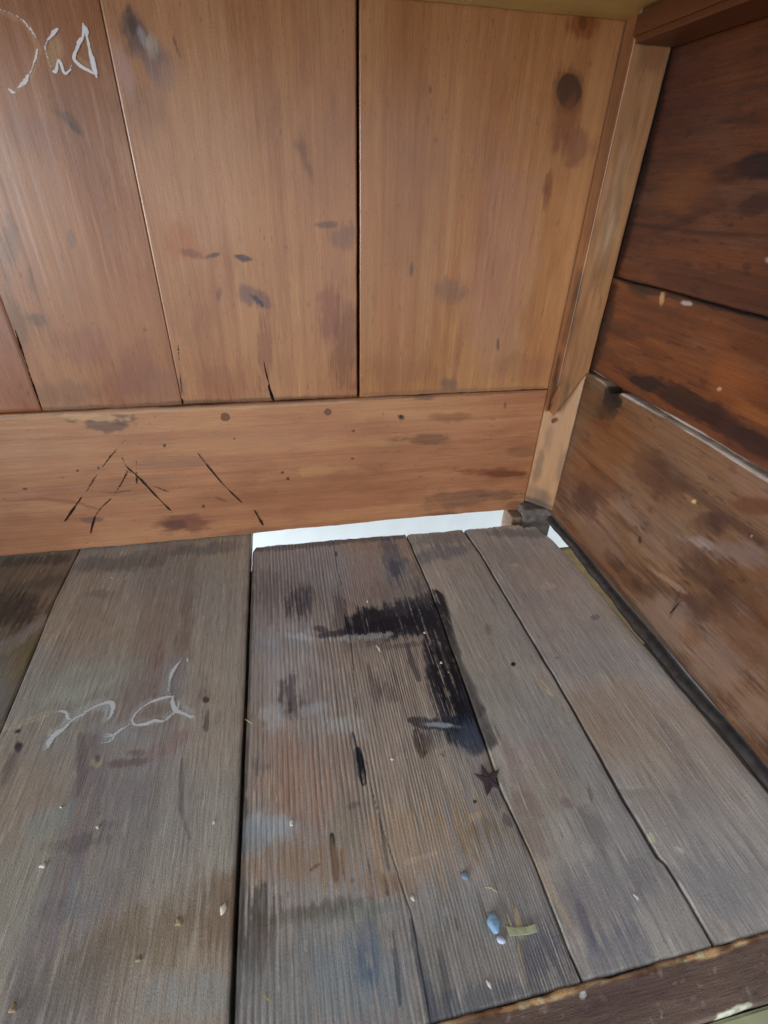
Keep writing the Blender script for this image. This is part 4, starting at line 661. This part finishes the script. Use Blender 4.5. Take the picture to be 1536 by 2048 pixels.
# chalk squiggle on the wide left plank
c5 = lambda L, w_, d: ([(x / 3.491, 1300 + y / 3.491) for x, y in L], w_, d)
M_CHALK2 = mark_mat('bluish_white_chalk', tuple(lin((226, 234, 242))), .68, 850, .95, .07, .92)
ribbons('chalk_writing', M_CHALK2, PL[2], 'floor', [
    c5([(330, 690), (345, 640), (400, 590), (460, 540), (510, 490), (580, 450), (640, 410), (720, 378), (770, 368), (790, 390), (785, 430), (770, 470), (740, 492)], 8.4, 0.52), c5([(335, 690), (380, 600), (470, 540)], 10.8, 0.44),
    c5([(1220, 325), (1150, 335), (1060, 365), (1000, 400), (950, 445), (925, 490), (945, 525), (1020, 520), (1080, 497), (1140, 500), (1200, 455), (1225, 435), (1245, 400), (1248, 360)], 6.6, 0.52), c5([(1205, 330), (1205, 370), (1215, 400), (1235, 430), (1290, 450), (1330, 470), (1360, 465)], 8.4, 0.60),
    c5([(1308, 60), (1312, 85)], 7.2, 0.45), c5([(1270, 75), (1235, 110), (1200, 170), (1185, 220), (1180, 290), (1195, 320)], 7.2, 0.40), c5([(925, 505), (880, 540), (840, 565), (790, 600), (730, 610)], 7.2, 0.35), c5([(710, 600), (740, 590), (790, 605), (770, 640), (700, 655)], 4.8, 0.30), c5([(385, 440), (440, 430), (470, 450), (475, 480), (500, 490)], 6.0, 0.38)], .0018, .0007, 12)
for st_ in [c5([(20, 560), (60, 550), (130, 525), (200, 505), (270, 470), (330, 445), (385, 440)], 7, .32), c5([(0, 690), (15, 660), (25, 635)], 5, .3), c5([(335, 145), (350, 142)], 5, .3), c5([(100, 272), (230, 270)], 3, .12)]: ribbons('chalk_stroke', M_CHALK_FAINT, PL[2], 'floor', [st_], .0018, .0007, 13)
# pale scratches on the ridged plank
M_PALE = mark_mat('pale_raw_scratch', tuple(lin((196, 172, 128))), .66, 500, .9, .1, .85)
for st_ in [([(1002, 1775), (1018, 1830), (1034, 1870)], 5, .30), ([(1034, 1880), (1040, 1910), (1052, 1955), (1062, 1985)], 4.2, .52), ([(1022, 1800), (1030, 1840)], 4, .4), ([(870, 1775), (885, 1812)], 5, .3), ([(520, 1985), (548, 2010)], 5, .4)]: ribbons('scratch', M_PALE, PL[3], 'floor', [st_], .0, .0005, 14)
ribbons('scratch', M_PALE, PL[4], 'floor', [([(1075, 1362), (1090, 1376), (1105, 1388)], 5, .35)], .0, .0005, 14)

# ---- dark moulding at the foot of the right side, leg of the corner, front rail
M_DARK = plain('grimy_dark_wood', tuple(lin((62, 58, 58))), .45, .4, 110, .6, .6)
def moulding():
    ys = np.linspace(.05, .5595, 200); prof = [(-1, -1.0), (-1, -.1), (-.75, .55), (-.25, .95), (.3, 1.0), (1, .9), (1, -1)]
    vs, fs = [], []; n_ = len(prof)
    for i, y in enumerate(ys):
        xl = np.interp(y, [.05, .20, .26, .30, .344, .48, .56], [.3590, .3570, .3552, .3545, .3562, .3592, .3592]) + .0007 * math.sin(y * 70) + .0005 * math.sin(y * 190)
        xr = .371; zt = .0045 + .0008 * math.sin(y * 45) ; zb = -.0025; cx = (xl + xr) / 2; hx = (xr - xl) / 2; cz = (zt + zb) / 2; hz = (zt - zb) / 2
        for a, b in prof: vs.append((cx + a * hx, y, cz + b * hz))
        if i:
            for j in range(n_): a = (i - 1) * n_ + j; b = (i - 1) * n_ + (j + 1) % n_; fs.append((a, b, b + n_, a + n_))
    fs.append(tuple(range(n_))); fs.append(tuple(range(len(vs) - 1, len(vs) - n_ - 1, -1)))
    me = bpy.data.meshes.new('base_moulding'); mid = np.array((.365, .3, -.005)); me.from_pydata([tuple(np.array(v) - mid) for v in vs], [], fs)
    me.polygons.foreach_set('use_smooth', [len(p.vertices) == 4 for p in me.polygons]); o = link('base_moulding', me, M_DARK, cab); o.location = mid
moulding()
M_LEG = plain('dusty_grey_wood', tuple(lin((104, 96, 92))), .7, .4, 120, .5)
leg = box('leg', M_LEG, cab, (.3235, .5440, ROOMZ), (.3690, .5835, .0165), .0012)
box('corner_block', plain('raw_brown_wood', tuple(lin((128, 104, 88))), .7, .3, 160, .5), cab, (.3080, .5480, -.045), (.3228, .5800, .0030), .0010)
box('leg', M_LEG, cab, (-.80, .4940, ROOMZ), (-.76, .5335, -.019), .0012); box('leg', M_LEG, cab, (-.80, .05, ROOMZ), (-.76, .09, -.019), .0012); box('leg', M_LEG, cab, (.376, .046, ROOMZ), (.41, .08, -.019), .0012)
FR_items = [E(1165, 1990, 6, 8, 10, (206, 188, 160), .95, .35, .4, 150), E(1178, 1932, 5, 5, 0, (190, 168, 140), .8, .5, .5), E(1300, 1940, 6, 12, -12, (126, 100, 92), .6, .6, .5), E(1318, 1944, 5, 14, -18, (126, 100, 92), .6, .6, .5), E(1385, 2000, 5, 5, 0, (110, 90, 86), .5, .6, .5), E(1090, 2015, 5, 12, 0, (110, 88, 78), .5, .7, .5), E(1320, 2035, 3, 3, 0, (190, 190, 190), .6, .5, .3), E(1463, 2032, 30, 12, -24, (178, 170, 138), .98, .3, .6, 110), E(1495, 2014, 10, 6, 0, (160, 158, 136), .9, .4, .6, 110), E(1250, 1990, 120, 40, -14, (66, 48, 48), .4, .9, .5, 30)]
def fr_col(U, V):
    # U across the rail (y), V along it (x)
    b0 = pine((82, 64, 53), (62, 48, 39), (98, 79, 67), 131, KF, F=60, ring=.2, ro=.6, mott=.4)
    c, r, st = b0(U, V); d = .0668 - U + .0022 * fbm(V * 55, U * 60, 132, 4)
    e = (1 - ss(.0012, .0030, d)) * np.clip(.75 + 1.1 * fbm(V * 40, U * 20, 133, 3), 0, 1)
    c = mixc(c, alb((170, 132, 84), KF), e); c = mixc(c, alb((202, 168, 120), KF), e * ss(.1, .5, fbm(V * 160, U * 200, 134, 3)) * .8); c = mixc(c, alb((84, 52, 30), KF), (1 - ss(.002, .0055, d)) * ss(0, .4, fbm(V * 90, U * 120, 135, 3)) * .7)
    sp = ss(.52, .62, fbm(U * 260, V * 260, 139, 2)); c = mixc(c, alb((112, 92, 86), KF), sp * .5)
    return c, r, st
def fr_h(U, V): return .0004 * fbm(U * 120, V * 60, 136, 4) - .0012 * (1 - ss(.0, .0035, .0675 - U)) * np.clip(.6 + fbm(V * 120, U * 60, 137, 3), 0, 1.3)
fr = board('front_rail', M_FLOOR, cab, 'floor', -.805, .42, .0395, .0678, .055, (.0011, .0006), fr_col, fr_h, along='a', off=.0016, items=FR_items, K=KF, eb1=wob(.0012, 60, 138), eb0=wob(.0008, 50, 140), rnd=.0015)
M_OLIVE = plain('olive_green_paint', tuple(lin((176, 176, 140)) * .95), .5, .06, 60, .1)
fp = box('painted_front', M_OLIVE, cab, (-.81, .0290, -.05), (.43, .0388, -.0035), .0015); fp['label'] = 'pale olive painted front edge'

# ================================================================== small things lying on the floor planks
def fpos(x, y, z_=0): a = at('floor', x, y, z_); return (float(a[0]), float(a[1]), z_)
# five-pointed foil star
def star():
    pts = [(947, 1549), (960, 1551), (964, 1551), (962, 1528), (972, 1543), (979, 1549), (998, 1541), (993, 1553), (991, 1564), (1002, 1582), (985, 1575), (982, 1582), (974, 1595), (970, 1580), (966, 1566)]
    tips = [(947, 1549), (962, 1529), (998, 1541), (1003, 1583), (974, 1595)]; vals = [(964, 1552), (977, 1549.5), (990, 1564), (985, 1574), (965.5, 1566)]
    order = [tips[0], vals[0], tips[1], vals[1], tips[2], vals[2], tips[3], vals[3], tips[4], vals[4]]
    P = [np.array(at('floor', *p)) for p in order]; c = np.mean(P, 0); n_ = len(P); vs = []; fs = []
    for lay, z_ in ((0, .0016), (1, .0010)):
        for i, p in enumerate(P): vs.append((p[0] - c[0], p[1] - c[1], z_ + (.0004 if i % 2 == 0 else 0)))
    vs.append((0, 0, .0021)); vs.append((0, 0, .0010))
    for i in range(n_):
        j = (i + 1) % n_; fs.append((i, j, 20) ); fs.append((j + 10, i + 10, 21)); fs.append((i + 10, j + 10, j, i))
    me = bpy.data.meshes.new('foil_star'); me.from_pydata(vs, [], fs); o = link('foil_star', me, plain('dark_plum_foil', tuple(lin((74, 64, 72))), .5, .12, 400, .2, .5)); o.location = (c[0], c[1], 0)
    return tag(o, 'dark plum five-pointed confetti star lying on the crack beside the ridged plank', 'star')
star()
blue = plain('blue_putty', tuple(lin((132, 166, 194)) * 1.1), .75, .2, 500, .8)
tag(lump('putty_blob', blue, fpos(987, 1846, .0025), (.0037, .0056, .0026), 21, sub=3, rot=-.1, rough=.10), 'light blue putty blob left of the pale green tape strip', 'putty')
tag(lump('pebble', plain('pale_lilac_bead', tuple(lin((196, 202, 226))), .35, .1, 400), fpos(1002, 1880, .0016), (.0030, .0021, .0018), 22, sub=2, rot=-.6, rough=.1), 'tiny pale lilac pebble just below the blue putty blob', 'pebble')
tag(lump('pebble', plain('grey_blue_bead', tuple(lin((128, 142, 160))), .5, .1, 400), fpos(930, 1751, .0010), (.0028, .0030, .0012), 23, sub=2, rough=.15), 'faint grey blue pebble up and left of the blue putty blob', 'pebble')
def tape():
    P = [at('floor', *p) for p in ((1011, 1856), (1030, 1858), (1050, 1856), (1068, 1852), (1073, 1867), (1055, 1871), (1036, 1872), (1018, 1875))]; c = np.mean(P, 0)
    zt = [.0032, .0022, .0020, .0030, .0034, .0022, .0020, .0026]; vs = [(p[0] - c[0], p[1] - c[1], z_) for p, z_ in zip(P, zt)] + [(p[0] - c[0], p[1] - c[1], z_ - .0008) for p, z_ in zip(P, zt)]
    top = [(0, 7, 6, 1), (1, 6, 5, 2), (2, 5, 4, 3)]; fs = top + [tuple(i + 8 for i in f[::-1]) for f in top] + [(i, (i + 1) % 8, (i + 1) % 8 + 8, i + 8) for i in range(8)]
    me = bpy.data.meshes.new('tape_strip'); me.from_pydata(vs, [], fs); o = link('tape_strip', me, plain('pale_green_tape', tuple(lin((172, 178, 142))), .55, .12, 300, .3)); o.location = (c[0], c[1], 0)
    return tag(o, 'short pale green strip of tape lying beside the blue putty blob', 'tape')
tape()
M_CHIP = plain('white_paint_chip', tuple(lin((226, 220, 206))), .7, .08, 400); M_CHIPY = plain('yellowed_paint_chip', tuple(lin((160, 144, 114))), .8, .15, 400)
chips = [(757, 1296, .0012, .0042, .25, M_CHIP, 'white elongated paint chip beside the upper bar of the black stain'), (735, 1202, .0012, .0028, -.4, M_CHIP, 'small white paint chip above the black stain'),
    (446, 1819, .0018, .0032, -.3, M_CHIP, 'white paint chip on the wide left plank close to the dark gap'), (85, 1731, .0020, .0016, .2, M_CHIP, 'white paint chip near the left edge of the photo on the wide plank'),
    (583, 1646, .0014, .0026, .1, M_CHIP, 'white paint chip at the right end of the pale blue patch'), (826, 1797, .0012, .0020, .2, M_CHIP, 'tiny white paint chip in the middle of the ridged plank'), (977, 1967, .0009, .0022, .3, M_CHIP, 'tiny white paint chip near the front rail'),
    (784, 1518, .0012, .0016, .5, M_CHIP, 'tiny white crumb below the foot of the black stain'), (277, 1919, .0018, .0014, .4, M_CHIPY, 'small yellowed crumb low on the wide left plank'), (358, 1845, .0024, .0022, -.5, M_CHIPY, 'broad yellowed flake on the brown patch of the wide left plank'),
    (25, 2018, .0020, .0024, .5, M_CHIPY, 'yellowed flake in the lower left corner of the photo'), (224, 1155, .0011, .0011, 0, M_CHIP, 'tiny white speck at the far end of the wide left plank'), (428, 1644, .0010, .0014, 0, M_CHIP, 'tiny pale crumb above the brown patch on the wide left plank'),
    (1272, 1793, .0010, .0022, .3, M_CHIP, 'tiny pale crumb on the grey plank next to the right crack'), (884, 1512, .0010, .0018, .4, M_CHIPY, 'tiny yellowed crumb under the blue grey smear'), (882, 1325, .0012, .0016, 0, M_CHIP, 'tiny pale crumb lying on the black stain'), (897, 1344, .0010, .0010, 0, M_CHIPY, 'tiny yellowed crumb low on the black stain'), (122, 1614, .0009, .0009, 0, M_CHIP, 'tiny white dot left of the chalk squiggle tail'), (195, 1654, .0010, .0012, 0, M_CHIP, 'tiny white dot on the dark streak of the wide left plank'), (849, 1265, .0012, .0014, 0, M_CHIP, 'tiny pale crumb at the corner of the black stain')]
for n, (x, y, rx, ry, rot, mt, lb) in enumerate(chips):
    lz = .0024 if x < 480 and n != 4 else .0008
    tag(lump('paint_chip', mt, fpos(x, y, lz), (rx, ry, .0005), 40 + n, sub=2, rot=rot, rough=.4), lb, 'paint chip', 'pale paint chips and crumbs strewn on the floor planks')
def straw(name, pts, r, mt, lb, z_=.0016):
    P = [at('floor', *p) for p in pts]; vs, fs = [], []; c = np.mean(P, 0); n_ = 6
    for i, p in enumerate(P):
        d = P[min(i + 1, len(P) - 1)] - P[max(i - 1, 0)]; d = d / np.linalg.norm(d); nr = np.array([-d[1], d[0]]); k = .35 if i in (0, len(P) - 1) else 1
        for j in range(n_):
            a = 2 * math.pi * j / n_; q = p + nr * math.cos(a) * r * k; vs.append((q[0] - c[0], q[1] - c[1], z_ + math.sin(a) * r * k + .0006 * math.sin(i * 1.7)))
        if i:
            for j in range(n_): fs.append(((i - 1) * n_ + j, (i - 1) * n_ + (j + 1) % n_, i * n_ + (j + 1) % n_, i * n_ + j))
    fs.append(tuple(range(n_))[::-1]); fs.append(tuple(range(len(vs) - n_, len(vs))))
    me = bpy.data.meshes.new(name); me.from_pydata(vs, [], fs); o = link(name, me, mt); o.location = (c[0], c[1], 0); return tag(o, lb, 'splinter', 'thin wood splinters lying on the floor planks')
M_STRAW = plain('pale_splinter', tuple(lin((196, 178, 140))), .7, .15, 400)
straw('splinter', [(968, 1777), (980, 1778), (988, 1782), (995, 1786)], .00045, M_STRAW, 'curled pale splinter above the blue putty blob')
straw('splinter', [(549, 1537), (545, 1545), (542, 1553)], .0005, M_STRAW, 'short pale splinter on the reddish ridges near the dark gap')
straw('splinter', [(490, 1440), (497, 1445), (505, 1450)], .0005, M_STRAW, 'pale splinter crossing the edge of the dark gap')
straw('splinter', [(1013, 1828), (1020, 1850), (1024, 1862)], .0006, M_STRAW, 'straight pale splinter ending at the pale green tape')
straw('splinter', [(552, 1590), (555, 1600), (553, 1606)], .0005, M_STRAW, 'tiny bent splinter above the pale blue patch')
